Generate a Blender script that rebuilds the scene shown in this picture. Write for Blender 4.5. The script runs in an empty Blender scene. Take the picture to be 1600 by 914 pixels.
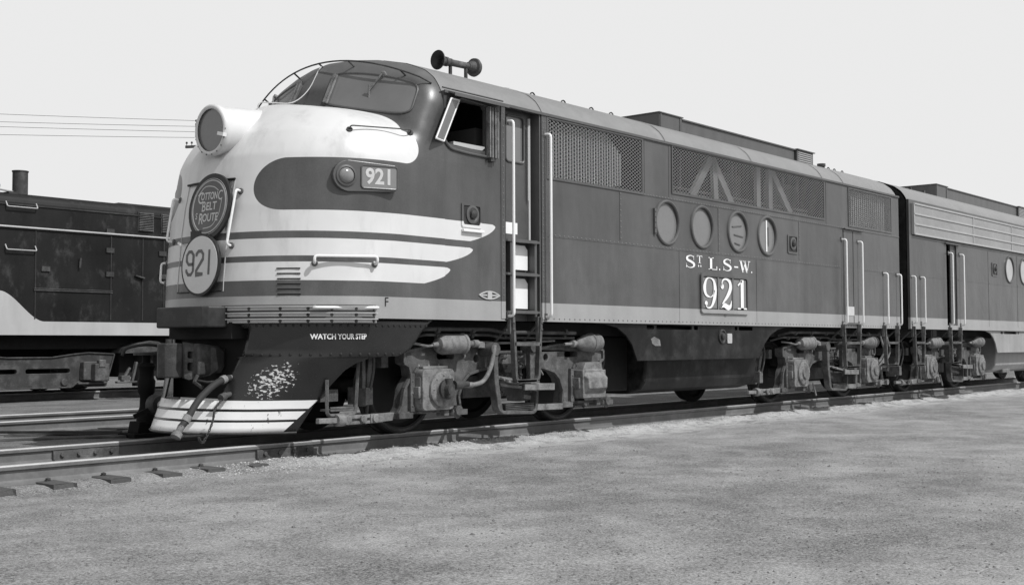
import bpy, math, random
import numpy as np
from mathutils import Vector, Matrix
from mathutils.geometry import tessellate_polygon
random.seed(7); np.random.seed(7)
R = math.radians
S = bpy.context.scene

# ------------------------------------------------------------------ camera, sky, sun, exposure
cam_d = bpy.data.cameras.new('camera'); cam = bpy.data.objects.new('camera', cam_d)
S.collection.objects.link(cam); S.camera = cam
CYAW, CPITCH, CROLL = 0.871126, 0.043911, -0.0038544
f_ = Vector((math.sin(CYAW)*math.cos(CPITCH), math.cos(CYAW)*math.cos(CPITCH), math.sin(CPITCH)))
r_ = Vector((math.cos(CYAW), -math.sin(CYAW), 0)); u_ = r_.cross(f_)
r2 = r_*math.cos(CROLL)+u_*math.sin(CROLL); u2 = -r_*math.sin(CROLL)+u_*math.cos(CROLL)
M = Matrix((r2, u2, -f_)).transposed().to_4x4(); M.translation = Vector((-9.1332, -10.0316, 0.9508))
cam.matrix_world = M
cam_d.lens = 1859.13/1600*36; cam_d.sensor_width = 36; cam_d.clip_start = .05; cam_d.clip_end = 5000

SUN_EL, SUN_AZ = R(50), R(173)          # sun direction measured clockwise from +Y: behind the camera, square on to the train
W = bpy.data.worlds.new('World'); S.world = W; W.use_nodes = True
nt = W.node_tree; nt.nodes.clear()
sky = nt.nodes.new('ShaderNodeTexSky'); sky.sky_type = 'NISHITA'; sky.sun_disc = False
sky.sun_elevation = SUN_EL; sky.sun_rotation = SUN_AZ; sky.air_density = 1.0; sky.dust_density = 3.0
tcw = nt.nodes.new('ShaderNodeTexCoord'); sx_ = nt.nodes.new('ShaderNodeSeparateXYZ'); zm = nt.nodes.new('ShaderNodeMath'); zm.operation = 'MAXIMUM'; zm.inputs[1].default_value = .10; cx3 = nt.nodes.new('ShaderNodeCombineXYZ')
nt.links.new(tcw.outputs['Generated'], sx_.inputs[0]); nt.links.new(sx_.outputs[0], cx3.inputs[0]); nt.links.new(sx_.outputs[1], cx3.inputs[1]); nt.links.new(sx_.outputs[2], zm.inputs[0]); nt.links.new(zm.outputs[0], cx3.inputs[2]); nt.links.new(cx3.outputs[0], sky.inputs[0])   # the haze band at the horizon stays as bright as the air just above it
bw = nt.nodes.new('ShaderNodeRGBToBW'); nz = nt.nodes.new('ShaderNodeMath'); nz.operation = 'MULTIPLY'; nz.inputs[1].default_value = 1/2.15
mx_ = nt.nodes.new('ShaderNodeMath'); mx_.operation = 'MULTIPLY'; mx_.inputs[1].default_value = 6.9
pw = nt.nodes.new('ShaderNodeMath'); pw.operation = 'POWER'; pw.inputs[1].default_value = 6.0
ml = nt.nodes.new('ShaderNodeMath'); ml.operation = 'MINIMUM'; ml.inputs[1].default_value = 1.0
bg = nt.nodes.new('ShaderNodeBackground'); bg.inputs[1].default_value = .12
ow = nt.nodes.new('ShaderNodeOutputWorld')
nt.links.new(sky.outputs[0], bw.inputs[0]); nt.links.new(bw.outputs[0], nz.inputs[0]); nt.links.new(nz.outputs[0], pw.inputs[0]); nt.links.new(pw.outputs[0], ml.inputs[0])
nt.links.new(ml.outputs[0], mx_.inputs[0]); nt.links.new(mx_.outputs[0], bg.inputs[0]); nt.links.new(bg.outputs[0], ow.inputs[0])
sd = bpy.data.lights.new('sun', 'SUN'); sd.energy = 3.6; sd.angle = R(.53); sd.color = (1, 1, 1)
sun = bpy.data.objects.new('sun', sd); S.collection.objects.link(sun)
dirv = Vector((math.sin(SUN_AZ)*math.cos(SUN_EL), math.cos(SUN_AZ)*math.cos(SUN_EL), math.sin(SUN_EL)))
sun.rotation_euler = dirv.to_track_quat('Z', 'Y').to_euler(); sun.location = dirv*60
S.view_settings.view_transform = 'Standard'; S.view_settings.look = 'None'
S.view_settings.exposure = 0.0; S.view_settings.gamma = 1; S.view_settings.use_curve_mapping = False
S.render.resolution_x = 1024; S.render.resolution_y = 584
S.render.engine = 'CYCLES'

# ------------------------------------------------------------------ helpers: objects
WO = {}
def link(o): S.collection.objects.link(o)
def empty(name, loc, label=None, cat=None, group=None, rz=0):
    o = bpy.data.objects.new(name, None); link(o); o.location = loc; o.rotation_euler = (0, 0, rz)
    o.empty_display_size = .3; WO[o.name] = Vector(loc)
    if label: o['label'] = label
    if cat: o['category'] = cat
    if group: o['group'] = group
    return o
def tag(o, label=None, cat=None, group=None, kind=None):
    if label: o['label'] = label
    if cat: o['category'] = cat
    if group: o['group'] = group
    if kind: o['kind'] = kind
    return o
def dup(o, parent=None, loc=None):
    c = o.copy(); link(c)
    if parent is not None: c.parent = parent
    if loc is not None: c.location = loc
    for ch in list(o.children): dup(ch, c)
    return c
class MB:
    def __init__(s): s.v = []; s.f = []; s.sm = []
    def add(s, vs, fs, smooth=False):
        n = len(s.v); s.v += [tuple(map(float, v)) for v in vs]
        s.f += [tuple(i+n for i in f) for f in fs]; s.sm += [smooth]*len(fs); return s
    def box(s, x0, x1, y0, y1, z0, z1):
        vs = [(x, y, z) for x in (x0, x1) for y in (y0, y1) for z in (z0, z1)]
        return s.add(vs, [(0,1,3,2),(4,6,7,5),(0,4,5,1),(2,3,7,6),(0,2,6,4),(1,5,7,3)])
    def obox(s, c, ax, ay, az):   # oriented box: centre and three half-axis vectors
        c, ax, ay, az = map(Vector, (c, ax, ay, az))
        vs = [c+i*ax+j*ay+k*az for i in (-1, 1) for j in (-1, 1) for k in (-1, 1)]
        return s.add(vs, [(0,1,3,2),(4,6,7,5),(0,4,5,1),(2,3,7,6),(0,2,6,4),(1,5,7,3)])
    def beam(s, p0, p1, w, h, up=(0, 0, 1)):
        p0, p1 = Vector(p0), Vector(p1); d = (p1-p0); L = d.length; d.normalize()
        sx = d.cross(Vector(up)); sx = sx.normalized() if sx.length > 1e-4 else Vector((1, 0, 0)); uy = sx.cross(d)
        return s.obox((p0+p1)/2, d*L/2, sx*w/2, uy*h/2)
    def tube(s, pts, r, seg=8, closed=False, caps=True, flat=None):
        P = [Vector(p) for p in pts]; n = len(P); vs = []; up = Vector((0, 0, 1)); prev = None
        for i, p in enumerate(P):
            a = P[(i-1) % n] if (closed or i > 0) else p; b = P[(i+1) % n] if (closed or i < n-1) else p
            t = (b-a).normalized()
            if prev is None:
                e = up if abs(t.z) < .95 else Vector((1, 0, 0)); nx = t.cross(e).normalized()
            else: nx = (prev - t*prev.dot(t)).normalized()
            prev = nx; ny = t.cross(nx); rr = r[i] if isinstance(r, (list, tuple)) else r
            for k in range(seg):
                an = 2*math.pi*k/seg; vs.append(p+nx*rr*math.cos(an)+ny*rr*math.sin(an)*(flat or 1))
        fs = []
        for i in range(n if closed else n-1):
            for k in range(seg):
                a = i*seg+k; b = i*seg+(k+1) % seg; c = ((i+1) % n)*seg+(k+1) % seg; d = ((i+1) % n)*seg+k
                fs.append((a, b, c, d))
        s.add(vs, fs, True)
        if caps and not closed:
            m = len(s.v)-len(vs); s.f += [tuple(m+k for k in reversed(range(seg))), tuple(m+(n-1)*seg+k for k in range(seg))]; s.sm += [False, False]
        return s
    def lathe(s, o, ax, prof, seg=24, cap0=True, cap1=True):   # prof: list of (distance along axis, radius)
        o, ax = Vector(o), Vector(ax).normalized(); e = Vector((0, 0, 1)) if abs(ax.z) < .9 else Vector((1, 0, 0))
        nx = ax.cross(e).normalized(); ny = ax.cross(nx); vs = []; n = len(prof)
        for d, r in prof:
            for k in range(seg):
                an = 2*math.pi*k/seg; vs.append(o+ax*d+nx*r*math.cos(an)+ny*r*math.sin(an))
        fs = [(i*seg+k, i*seg+(k+1) % seg, (i+1)*seg+(k+1) % seg, (i+1)*seg+k) for i in range(n-1) for k in range(seg)]
        s.add(vs, fs, True); m = len(s.v)-len(vs)
        if cap0: s.f.append(tuple(m+k for k in reversed(range(seg)))); s.sm.append(False)
        if cap1: s.f.append(tuple(m+(n-1)*seg+k for k in range(seg))); s.sm.append(False)
        return s
    def cyl(s, p0, p1, r, seg=16): 
        p0, p1 = Vector(p0), Vector(p1); return s.lathe(p0, p1-p0, [(0, r), ((p1-p0).length, r)], seg)
    def prism(s, outer, y0, y1, holes=(), fn=None):   # polygon in (x,z), extruded from y0 to y1; fn maps (x,y,z)
        loops = [list(outer)]+[list(h) for h in holes]
        tri = tessellate_polygon([[Vector((x, z, 0)) for x, z in L] for L in loops])
        flat = [p for L in loops for p in L]; n = len(flat)
        fn = fn or (lambda x, y, z: (x, y, z))
        vs = [fn(x, y0, z) for x, z in flat]+[fn(x, y1, z) for x, z in flat]
        fs = [tuple(t) for t in tri]+[tuple(i+n for i in reversed(t)) for t in tri]
        if abs(y1-y0) > 1e-6:
            b = 0
            for L in loops:
                m = len(L); fs += [(b+i, b+(i+1) % m, b+n+(i+1) % m, b+n+i) for i in range(m)]; b += m
        else: vs = vs[:n]; fs = [tuple(t) for t in tri]
        return s.add(vs, fs)
    def dome(s, c, nrm, r, h=None):
        c, nrm = Vector(c), Vector(nrm).normalized(); h = h or r*.6
        e = Vector((0, 0, 1)) if abs(nrm.z) < .9 else Vector((1, 0, 0)); a = nrm.cross(e).normalized(); b = nrm.cross(a)
        vs = [c+(a*math.cos(t)+b*math.sin(t))*r for t in [k*math.pi/3 for k in range(6)]]
        vs += [c+nrm*h*.8+(a*math.cos(t)+b*math.sin(t))*r*.6 for t in [k*math.pi/3 for k in range(6)]]+[c+nrm*h]
        fs = [(k, (k+1) % 6, 6+(k+1) % 6, 6+k) for k in range(6)]+[(6+k, 6+(k+1) % 6, 12) for k in range(6)]
        return s.add(vs, fs, True)
    def build(s, name, mat, parent=None, bevel=0, loc=None, recalc=True, sharp=38, solid=0):
        me = bpy.data.meshes.new(name); o = bpy.data.objects.new(name, me); link(o)
        base = Vector((0, 0, 0))
        if parent is not None: base = WO.get(parent.name, Vector((0, 0, 0)))
        l = Vector(loc) if loc is not None else Vector((0, 0, 0))
        org = base+l; WO[o.name] = org
        me.from_pydata([(x-org.x, y-org.y, z-org.z) for x, y, z in s.v], [], s.f)
        me.polygons.foreach_set('use_smooth', s.sm)
        if recalc:
            import bmesh
            bm = bmesh.new(); bm.from_mesh(me); bmesh.ops.recalc_face_normals(bm, faces=bm.faces); bm.to_mesh(me); bm.free()
        me.materials.append(mat); me.update()
        if any(s.sm): me.set_sharp_from_angle(angle=R(sharp))
        if parent is not None: o.parent = parent
        o.location = l
        if solid: m = o.modifiers.new('solid', 'SOLIDIFY'); m.thickness = solid; m.offset = 0
        if bevel:
            m = o.modifiers.new('bevel', 'BEVEL'); m.width = bevel; m.segments = 2; m.limit_method = 'ANGLE'; m.angle_limit = R(40)
        return o
def circ(cx, cz, r, n=32, rz=None): return [(cx+r*math.cos(2*math.pi*k/n), cz+(rz or r)*math.sin(2*math.pi*k/n)) for k in range(n)]
def rrect(x0, x1, z0, z1, r=.04, n=5):
    P = []
    for cx, cz, a0 in ((x1-r, z1-r, 0), (x0+r, z1-r, 90), (x0+r, z0+r, 180), (x1-r, z0+r, 270)):
        for k in range(n+1): a = R(a0+90*k/n); P.append((cx+r*math.cos(a), cz+r*math.sin(a)))
    return P
def spline(P, n=8):
    P = [Vector(p) for p in P]; out = []
    for i in range(len(P)-1):
        a = P[i-1] if i else P[i]; b = P[i]; c = P[i+1]; d = P[i+2] if i+2 < len(P) else P[i+1]
        for k in range(n):
            t = k/n; out.append(.5*((2*b)+(c-a)*t+(2*a-5*b+4*c-d)*t*t+(-a+3*b-3*c+d)*t**3))
    return out+[P[-1]]
def bent(P, r, n=4):      # polyline with rounded corners
    P = [Vector(p) for p in P]; out = [P[0]]
    for i in range(1, len(P)-1):
        a, b, c = P[i-1], P[i], P[i+1]; d1 = (a-b); d2 = (c-b); rr = min(r, d1.length*.49, d2.length*.49)
        s_, e_ = b+d1.normalized()*rr, b+d2.normalized()*rr
        for k in range(n+1): t = k/n; out.append(s_*(1-t)**2+b*2*t*(1-t)+e_*t*t)
    return out+[P[-1]]

# ------------------------------------------------------------------ helpers: node maths and materials
class X:
    """a value in a node tree with arithmetic"""
    def __init__(s, nt, v): s.nt = nt; s.v = v
    def _m(s, op, *a, clamp=False):
        n = s.nt.nodes.new('ShaderNodeMath'); n.operation = op; n.use_clamp = clamp
        for i, q in enumerate((s,)+a):
            q = q.v if isinstance(q, X) else q
            if isinstance(q, (int, float)): n.inputs[i].default_value = q
            else: s.nt.links.new(q, n.inputs[i])
        return X(s.nt, n.outputs[0])
    def __add__(s, o): return s._m('ADD', o)
    def __sub__(s, o): return s._m('SUBTRACT', o)
    def __rsub__(s, o): return X(s.nt, o)._m('SUBTRACT', s)
    def __mul__(s, o): return s._m('MULTIPLY', o)
    __radd__ = __add__; __rmul__ = __mul__
    def __truediv__(s, o): return s._m('DIVIDE', o)
    def abs(s): return s._m('ABSOLUTE')
    def sqrt(s): return s._m('MAXIMUM', 0.0)._m('SQRT')
    def pow(s, e): return s._m('POWER', e)
    def gt(s, o): return s._m('GREATER_THAN', o)
    def lt(s, o): return s._m('LESS_THAN', o)
    def mn(s, o): return s._m('MINIMUM', o)
    def mx(s, o): return s._m('MAXIMUM', o)
    def clamp(s): return s._m('ADD', 0.0, clamp=True)
    def smooth(s, a, b):
        n = s.nt.nodes.new('ShaderNodeMapRange'); n.interpolation_type = 'SMOOTHSTEP'
        s.nt.links.new(s.v, n.inputs[0]); n.inputs[1].default_value = a; n.inputs[2].default_value = b
        return X(s.nt, n.outputs[0])
def band(z, a, b): return z.gt(a)*z.lt(b)
def tree(name):
    m = bpy.data.materials.new(name); m.use_nodes = True; nt = m.node_tree; nt.nodes.clear()
    b = nt.nodes.new('ShaderNodeBsdfPrincipled'); o = nt.nodes.new('ShaderNodeOutputMaterial'); nt.links.new(b.outputs[0], o.inputs[0])
    tc = nt.nodes.new('ShaderNodeTexCoord'); return m, nt, b, tc.outputs['Object']
def xyz(nt, co):
    n = nt.nodes.new('ShaderNodeSeparateXYZ'); nt.links.new(co, n.inputs[0]); return [X(nt, n.outputs[i]) for i in range(3)]
def noise(nt, co, scale, detail=4, stretch=(1, 1, 1), rough=.6, off=0):
    mp = nt.nodes.new('ShaderNodeMapping'); nt.links.new(co, mp.inputs[0]); mp.inputs['Scale'].default_value = stretch; mp.inputs['Location'].default_value = (off, off*.7, off*.3)
    n = nt.nodes.new('ShaderNodeTexNoise'); nt.links.new(mp.outputs[0], n.inputs['Vector']); n.inputs['Scale'].default_value = scale
    n.inputs['Detail'].default_value = detail; n.inputs['Roughness'].default_value = rough
    return X(nt, n.outputs[0])
def setcol(nt, b, val, rough=None, metal=0, bump=None, bstr=.2, bdist=.01, spec=.5):
    c = nt.nodes.new('ShaderNodeCombineColor')
    for i in range(3): nt.links.new(val.v, c.inputs[i])
    nt.links.new(c.outputs[0], b.inputs['Base Color'])
    if isinstance(rough, X): nt.links.new(rough.v, b.inputs['Roughness'])
    elif rough is not None: b.inputs['Roughness'].default_value = rough
    b.inputs['Metallic'].default_value = metal; b.inputs['Specular IOR Level'].default_value = spec
    if bump is not None:
        n = nt.nodes.new('ShaderNodeBump'); n.inputs['Strength'].default_value = bstr; n.inputs['Distance'].default_value = bdist
        nt.links.new(bump.v, n.inputs['Height']); nt.links.new(n.outputs[0], b.inputs['Normal'])
def simple(name, base, rough=.6, metal=0, var=.25, scale=6, streak=0, bstr=.15, bdist=.004, dust=0, spec=.5, grease=0):
    m, nt, b, co = tree(name)
    a = noise(nt, co, scale, 5); g = noise(nt, co, scale*9, 3, off=3)
    v = (a-.5)*(2*var)+(g-.5)*var+1.0
    if streak: v = v*((noise(nt, co, 5, 4, (1, 1, .08), off=9)-.5)*(2*streak)+1.0)
    v = v*base
    if dust:
        d = noise(nt, co, scale*.6, 6, rough=.7, off=5).smooth(.45, .7)*dust
        v = v*(1.0-d)+d*.32
    if grease:
        q = noise(nt, co, scale*.8, 7, rough=.75, off=17).smooth(.44, .64)*grease
        v = v*(1.0-q)+q*.018
    setcol(nt, b, v.mx(.004), (a*.3+(rough-.15)).clamp(), metal, g, bstr, bdist, spec)
    return m
# ------------------------------------------------------------------ materials (all neutral: the place is seen in black and white)
def m_livery(name, wings=True):
    m, nt, b, co = tree(name); x, y, z = xyz(nt, co); ay = y.abs()
    st = noise(nt, co, 4, 5, (1, 1, .12), off=2); g = noise(nt, co, 60, 3, off=4); big = noise(nt, co, 1.3, 5, off=8)
    dark = ((st-.5)*.8+(g-.5)*.5+(big-.5)*1.0+1.0)*.074*(x.gt(3.12)*.07-x.gt(4.5)*.05+x.gt(5.53)*.09-x.gt(8.0)*.12+x.gt(9.58)*.14-z.gt(2.22)*.06+z.gt(2.88)*.05+1.0)
    grey = ((st-.5)*.35+(big-.5)*.4+(g-.5)*.2+1.0)*.30
    white = ((big-.5)*.12+(st-.5)*.10+1.0)*.63
    if wings:
        # upper white nose panel with a rounded rear end
        xf = z*.47-2.414+ay*.22+ay*ay*.05
        ell = ((x+.66)/.20).pow(2)+((z-2.985)/.195).pow(2)
        U = z.gt(2.79)*((z.gt(3.0)*x.lt(xf-.02)).mx(x.lt(-.66)*z.lt(3.02))).mx(ell.lt(1.0))
        # round-nosed dark panel holding the number boards
        cap = ay.gt(.93-((1.0-((z-2.53)/.263).pow(2)).sqrt()*.32))
        C_ = band(z, 2.265, 2.79)*(1.0-cap)
        wn = None
        for z0, z1, xt in ((2.061, 2.266, .73), (1.82, 1.99, .36), (1.581, 1.761, .005)):
            t = ((z*-1.0+z1)/(z1-z0)).mx(0.0)
            xe = t*t*-.42+xt-((t*-7.0+1.0).mx(0.0).pow(2)*.06)
            q = band(z, z0, z1)*x.lt(xe); wn = q if wn is None else wn.mx(q)
        Wm = U.mx(C_).mx(wn)
        # grime: the front of the nose is duller, streaks run down it
        gr = noise(nt, co, 3.0, 6, (1, 1, .35), rough=.7, off=6).smooth(.48, .75)
        white = white*(1.0-gr*.2)
        col = dark*(1.0-Wm)+white*Wm
    else: col = dark; Wm = None
    top = z.smooth(3.70, 3.84)*.5
    col = col*(1.0-top)+((big-.5)*.3+1.0)*.17*top
    stp = z.lt(1.43)
    col = col*(1.0-stp)+grey*stp
    dst = noise(nt, co, 2.2, 6, (1, 1, .3), rough=.7, off=11).smooth(.44, .72)*((z*-1.0+3.0)/1.6).clamp()*.14
    col = col*(1.0-dst)+dst*.30
    setcol(nt, b, col.mx(.01), ((big-.5)*.3+.36).clamp(), 0, noise(nt, co, 1.1, 3, off=1)*1.0+g*.02, .35, .05, .5)
    return m
MT = dict(
 livery=m_livery('livery_paint'), booster=m_livery('booster_paint', False),
 dark=simple('dark_paint', .085, .42, var=.2, scale=3, streak=.3),
 roof=simple('weathered_roof_paint', .20, .5, var=.22, scale=1.6, streak=.1),
 black=simple('black_paint', .020, .45, var=.4, scale=5, dust=.07, spec=.3),
 void=simple('deep_shade_black', .006, .9, var=.2),  # near-black colour standing in for deep shade inside and under the bodies
 white=simple('white_paint', .80, .4, var=.05, scale=4),
 light=simple('light_grey_paint', .42, .55, var=.2, scale=5),
 cast=simple('dusty_cast_steel', .075, .75, var=.8, scale=7, dust=.3, grease=.6, bstr=.5, bdist=.01),
 castd=simple('dark_cast_steel', .04, .65, var=.6, scale=6, dust=.2, spec=.3, bstr=.5, bdist=.01),
 castl=simple('pale_dusty_steel', .175, .75, var=.7, scale=9, dust=.3, grease=.55, bstr=.5, bdist=.01),
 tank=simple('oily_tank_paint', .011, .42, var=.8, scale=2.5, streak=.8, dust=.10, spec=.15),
 rivet=simple('rivet_heads', .17, .5, var=.3),
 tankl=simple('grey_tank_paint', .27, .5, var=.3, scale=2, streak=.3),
 wheel=simple('wheel_steel', .014, .7, var=.3, scale=5),
 steel=simple('stainless_steel', .42, .38, .3, var=.12, scale=3),
 mesh=simple('painted_wire_mesh', .26, .6, var=.1),
 rubber=simple('rubber_hose', .035, .7, var=.3, scale=8, spec=.25),
 shutter2=simple('grey_screen_panel', .27, .5, var=.35, scale=1.2),
 rail2=simple('dull_screen_rail', .36, .5, var=.2),
 truss=simple('dusty_truss', .24, .7, var=.4, scale=5),
 numl=simple('faded_numeral_paint', .52, .5),
 soot=simple('oily_black', .008, .8, var=.5, spec=.15),
 chrome=simple('bright_rod', .78, .3, 0, var=.06, scale=8),
 pglass=simple('dusty_glass', .17, .22, var=.18, scale=3),
 shutter=simple('painted_shutter', .5, .6, var=.25, scale=4, streak=.2),
 lens=simple('lamp_lens', .20, .15, var=.3, scale=12),
 bglass=simple('number_glass', .21, .2, var=.1, scale=4),
 loco2=simple('switcher_black_paint', .02, .42, var=.4, scale=1.5, streak=.4, dust=.12),
 loco2w=simple('switcher_white_paint', .52, .5, var=.12, scale=2, streak=.2),
 wood=simple('old_timber', .07, .85, var=.4, scale=5, bstr=.5, bdist=.02),
 railside=simple('rail_web_rust', .125, .7, var=.35, scale=4, dust=.3),
 railtop=simple('rail_head_steel', .42, .35, .2, var=.15, scale=5),
 stone=simple('pale_stone', .42, .9, var=.4, scale=9),
)
def m_glass(name, base):
    m, nt, b, co = tree(name); n = noise(nt, co, 2.5, 4)
    setcol(nt, b, ((n-.5)*.4+1.0)*base, (n*.15+.02).clamp(), 0, None, spec=.6); return m
MT['glass'] = m_glass('cab_glass', .16)
def m_pilot():
    m, nt, b, co = tree('pilot_paint'); x, y, z = xyz(nt, co)
    n = noise(nt, co, 3, 5); g = noise(nt, co, 17, 5, (1, 1, 1.6), rough=.6, off=3); wav = noise(nt, co, 1.6, 2, off=5)
    dark = ((n-.5)*1.0+1.0)*.016
    white = ((n-.5)*.25+1.0)*.74
    zz = z+(wav-.5)*.012
    glint_zone = (1.0-((x+1.84+(z-.62)*-.45)/.16).pow(2)-((z-.61)/.21).pow(2)).mx(0.0)
    glint_fleck = (noise(nt, co, 25, 3, (1, 1, 2.0), rough=.6, off=21)+glint_zone*.16).smooth(.655, .69)*glint_zone.gt(.02)*y.lt(0)  # pale flecks painted in where sunlight would sparkle on the pilot
    chips = noise(nt, co, 14, 6, (1, 1, .6), rough=.75, off=7).smooth(.62, .66)
    wm = zz.lt(.425)*(1.0-band(zz, .320, .345))*(1.0-band(zz, .220, .243))*x.lt(z*.95-1.90)*(1.0-chips*.8)
    rough = (g*.12+.20)
    bas = dark*(1.0-wm)+white*wm
    setcol(nt, b, bas*(1.0-glint_fleck)+glint_fleck*.55, rough, 0, wav*2.0+n*.3+glint_fleck*.4, .3, .010, .5); return m
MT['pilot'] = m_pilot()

# ------------------------------------------------------------------ the carbody surface
def smax(a,b,k):
    h=np.clip(0.5+0.5*(a-b)/k,0,1); return b*(1-h)+a*h+k*h*(1-h)
def smin(a,b,k): return -smax(-a,-b,k)
def roofz(y):
    return np.interp(np.abs(y),[0,.3,.6,.95,1.22,1.36,1.43,1.49,1.5,1.9],[4.13,4.12,4.08,3.995,3.89,3.80,3.73,3.65,3.62,1.5])
def noseF(z): return np.interp(z,[0,1.2,1.6,2.06,2.34,2.65,2.85,3.1,3.3,3.5],[-2.08,-2.08,-2.07,-2.03,-1.99,-1.92,-1.87,-1.76,-1.60,-1.45])
def noseSDF(x,y,z):
    F=noseF(z); w=1.5-.02*np.clip(z-2.5,0,2); n=2.25
    t=np.clip((-.65-x)/(-.65-F),0,None)
    rho=(t**n+(np.abs(y)/w)**n)**(1/n)
    ds=(rho-1)*1.3
    ay=np.sqrt(y*y+.0025)-.05
    dt=z-(3.53-.16*np.clip(-.75-x,0,2)**2-.10*ay-.10*ay*ay)
    return smax(ds,dt,.45)
def cabSDF(x,y,z):
    xf=-.76+.47*(z-3.52); ay=np.sqrt(y*y+.0004)
    ds=smax((xf+.22*ay+.05*ay*ay-x)*.88,np.abs(y)-1.5,.26)
    dr=(z-roofz(y)+.05*np.clip((0-x)/.45,0,2)**2)*.8
    return smax(ds,dr,.16)
def body(x,y,z): return smin(noseSDF(x,y,z),cabSDF(x,y,z),.07)
XO = -.10
def march(o, d, tmax=3.2):
    """distance along directions d (N,3) from origins o (N,3) to the carbody surface, from inside"""
    lo = np.zeros(len(d)); hi = np.full(len(d), np.nan); ts = np.arange(0, tmax, .03); found = np.zeros(len(d), bool)
    for t in ts:
        P = o+d*t; out = (body(P[:, 0], P[:, 1], P[:, 2]) > 0) & ~found
        hi[out] = t; found |= out; lo[~found] = t
    hi[~found] = tmax
    for _ in range(30):
        mid = (lo+hi)/2; P = o+d*mid[:, None]; i = body(P[:, 0], P[:, 1], P[:, 2]) < 0
        lo = np.where(i, mid, lo); hi = np.where(i, hi, mid)
    return lo
def fx(y, z):      # x of the front surface at (y, z)
    lo, hi = -3.0, .6
    xs = np.arange(-3, .6, .02); v = body(xs, np.full_like(xs, y), np.full_like(xs, z)); i = np.where(v < 0)[0]
    if len(i) == 0: return .6
    lo, hi = xs[max(i[0]-1, 0)], xs[i[0]]
    for _ in range(20):
        m_ = (lo+hi)/2
        if body(np.array(m_), np.array(y), np.array(z)) < 0: hi = m_
        else: lo = m_
    return hi
def sy(x, z):      # y of the near side surface at (x, z)
    ys = np.arange(-1.7, 0, .01); v = body(np.full_like(ys, x), ys, np.full_like(ys, z)); i = np.where(v < 0)[0]
    if len(i) == 0: return 0.
    lo, hi = ys[max(i[0]-1, 0)], ys[i[0]]
    for _ in range(20):
        m_ = (lo+hi)/2
        if body(np.array(x), np.array(m_), np.array(z)) < 0: hi = m_
        else: lo = m_
    return hi
def nrm(p):
    e = 1e-3; p = np.array(p, float)
    g = [float(body(*(p+np.eye(3)[i]*e))-body(*(p-np.eye(3)[i]*e))) for i in range(3)]
    return Vector(g).normalized()
def off(p, h): p = Vector(p); return p+nrm(p)*h

def body_shell():
    nphi = 221; phis = np.radians(np.linspace(-90, 90, nphi)); rows = []
    zs = np.concatenate([np.linspace(1.215, 1.40, 4), np.linspace(1.44, 2.6, 50)])
    for z in zs:
        d = np.stack([-np.cos(phis), np.sin(phis), 0*phis], 1); o = np.tile([XO, 0, z], (nphi, 1)); rows.append(o+d*march(o, d)[:, None])
    for th in np.radians(np.linspace(1, 90, 110)):
        d = np.stack([-np.cos(phis)*math.cos(th), np.sin(phis)*math.cos(th), 0*phis+math.sin(th)], 1)
        o = np.tile([XO, 0, 2.6], (nphi, 1)); rows.append(o+d*march(o, d)[:, None])
    V = np.concatenate(rows); n = len(rows)
    F = [(i*nphi+k, i*nphi+k+1, (i+1)*nphi+k+1, (i+1)*nphi+k) for i in range(n-1) for k in range(nphi-1)]
    prof = [r[0] for r in rows if r[0][2] > 3.60]+[r[-1] for r in reversed(rows) if r[-1][2] > 3.60]
    return V, F, prof
V_, F_, PROF = body_shell()
PROF = [(float(p[1]), float(p[2])) for p in PROF]
# ------------------------------------------------------------------ lettering helpers
def text2d(s, size, off_=0.0, sx=1.0):
    cu = bpy.data.curves.new('t', 'FONT'); cu.body = s; cu.size = size; cu.offset = off_; cu.align_x = 'CENTER'; cu.align_y = 'CENTER'; cu.resolution_u = 3
    o = bpy.data.objects.new('t', cu); link(o); dg = bpy.context.evaluated_depsgraph_get(); e = o.evaluated_get(dg); me = e.to_mesh()
    v = [(p.co.x*sx, p.co.y) for p in me.vertices]; f = [tuple(q.vertices) for q in me.polygons]
    e.to_mesh_clear(); bpy.data.objects.remove(o); bpy.data.curves.remove(cu); return v, f
def put(mb, vf, o, right=(1, 0, 0), up=(0, 0, 1)):
    o, right, up = Vector(o), Vector(right), Vector(up); mb.add([o+right*a+up*b for a, b in vf[0]], vf[1])
def strip(P, w):
    P = [Vector(p) for p in P]; n = len(P); w = w if isinstance(w, (list, tuple)) else [w]*n; vs = []
    for i in range(n):
        t = (P[min(i+1, n-1)]-P[max(i-1, 0)]).normalized(); nn = Vector((-t.y, t.x)); k = 1
        if 0 < i < n-1:
            t1 = (P[i]-P[i-1]).normalized(); k = 1/max(.6, abs(t1.dot(t)))
        vs += [P[i]+nn*w[i]*k/2, P[i]-nn*w[i]*k/2]
    return [(v.x, v.y) for v in vs], [(2*i, 2*i+1, 2*i+3, 2*i+2) for i in range(n-1)]
def sspline(P, W_, n=6):
    Q = spline([(a, b, 0) for a, b in P], n); ws = [c.x for c in spline([(w, 0, 0) for w in W_], n)]
    return strip([(q.x, q.y) for q in Q], ws)
def rect2(x0, x1, y0, y1): return [(x0, y0), (x1, y0), (x1, y1), (x0, y1)], [(0, 1, 2, 3)]
def disc2(x, y, r): return [(x+r*math.cos(k*math.pi/5), y+r*math.sin(k*math.pi/5)) for k in range(10)], [tuple(range(10))]
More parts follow.
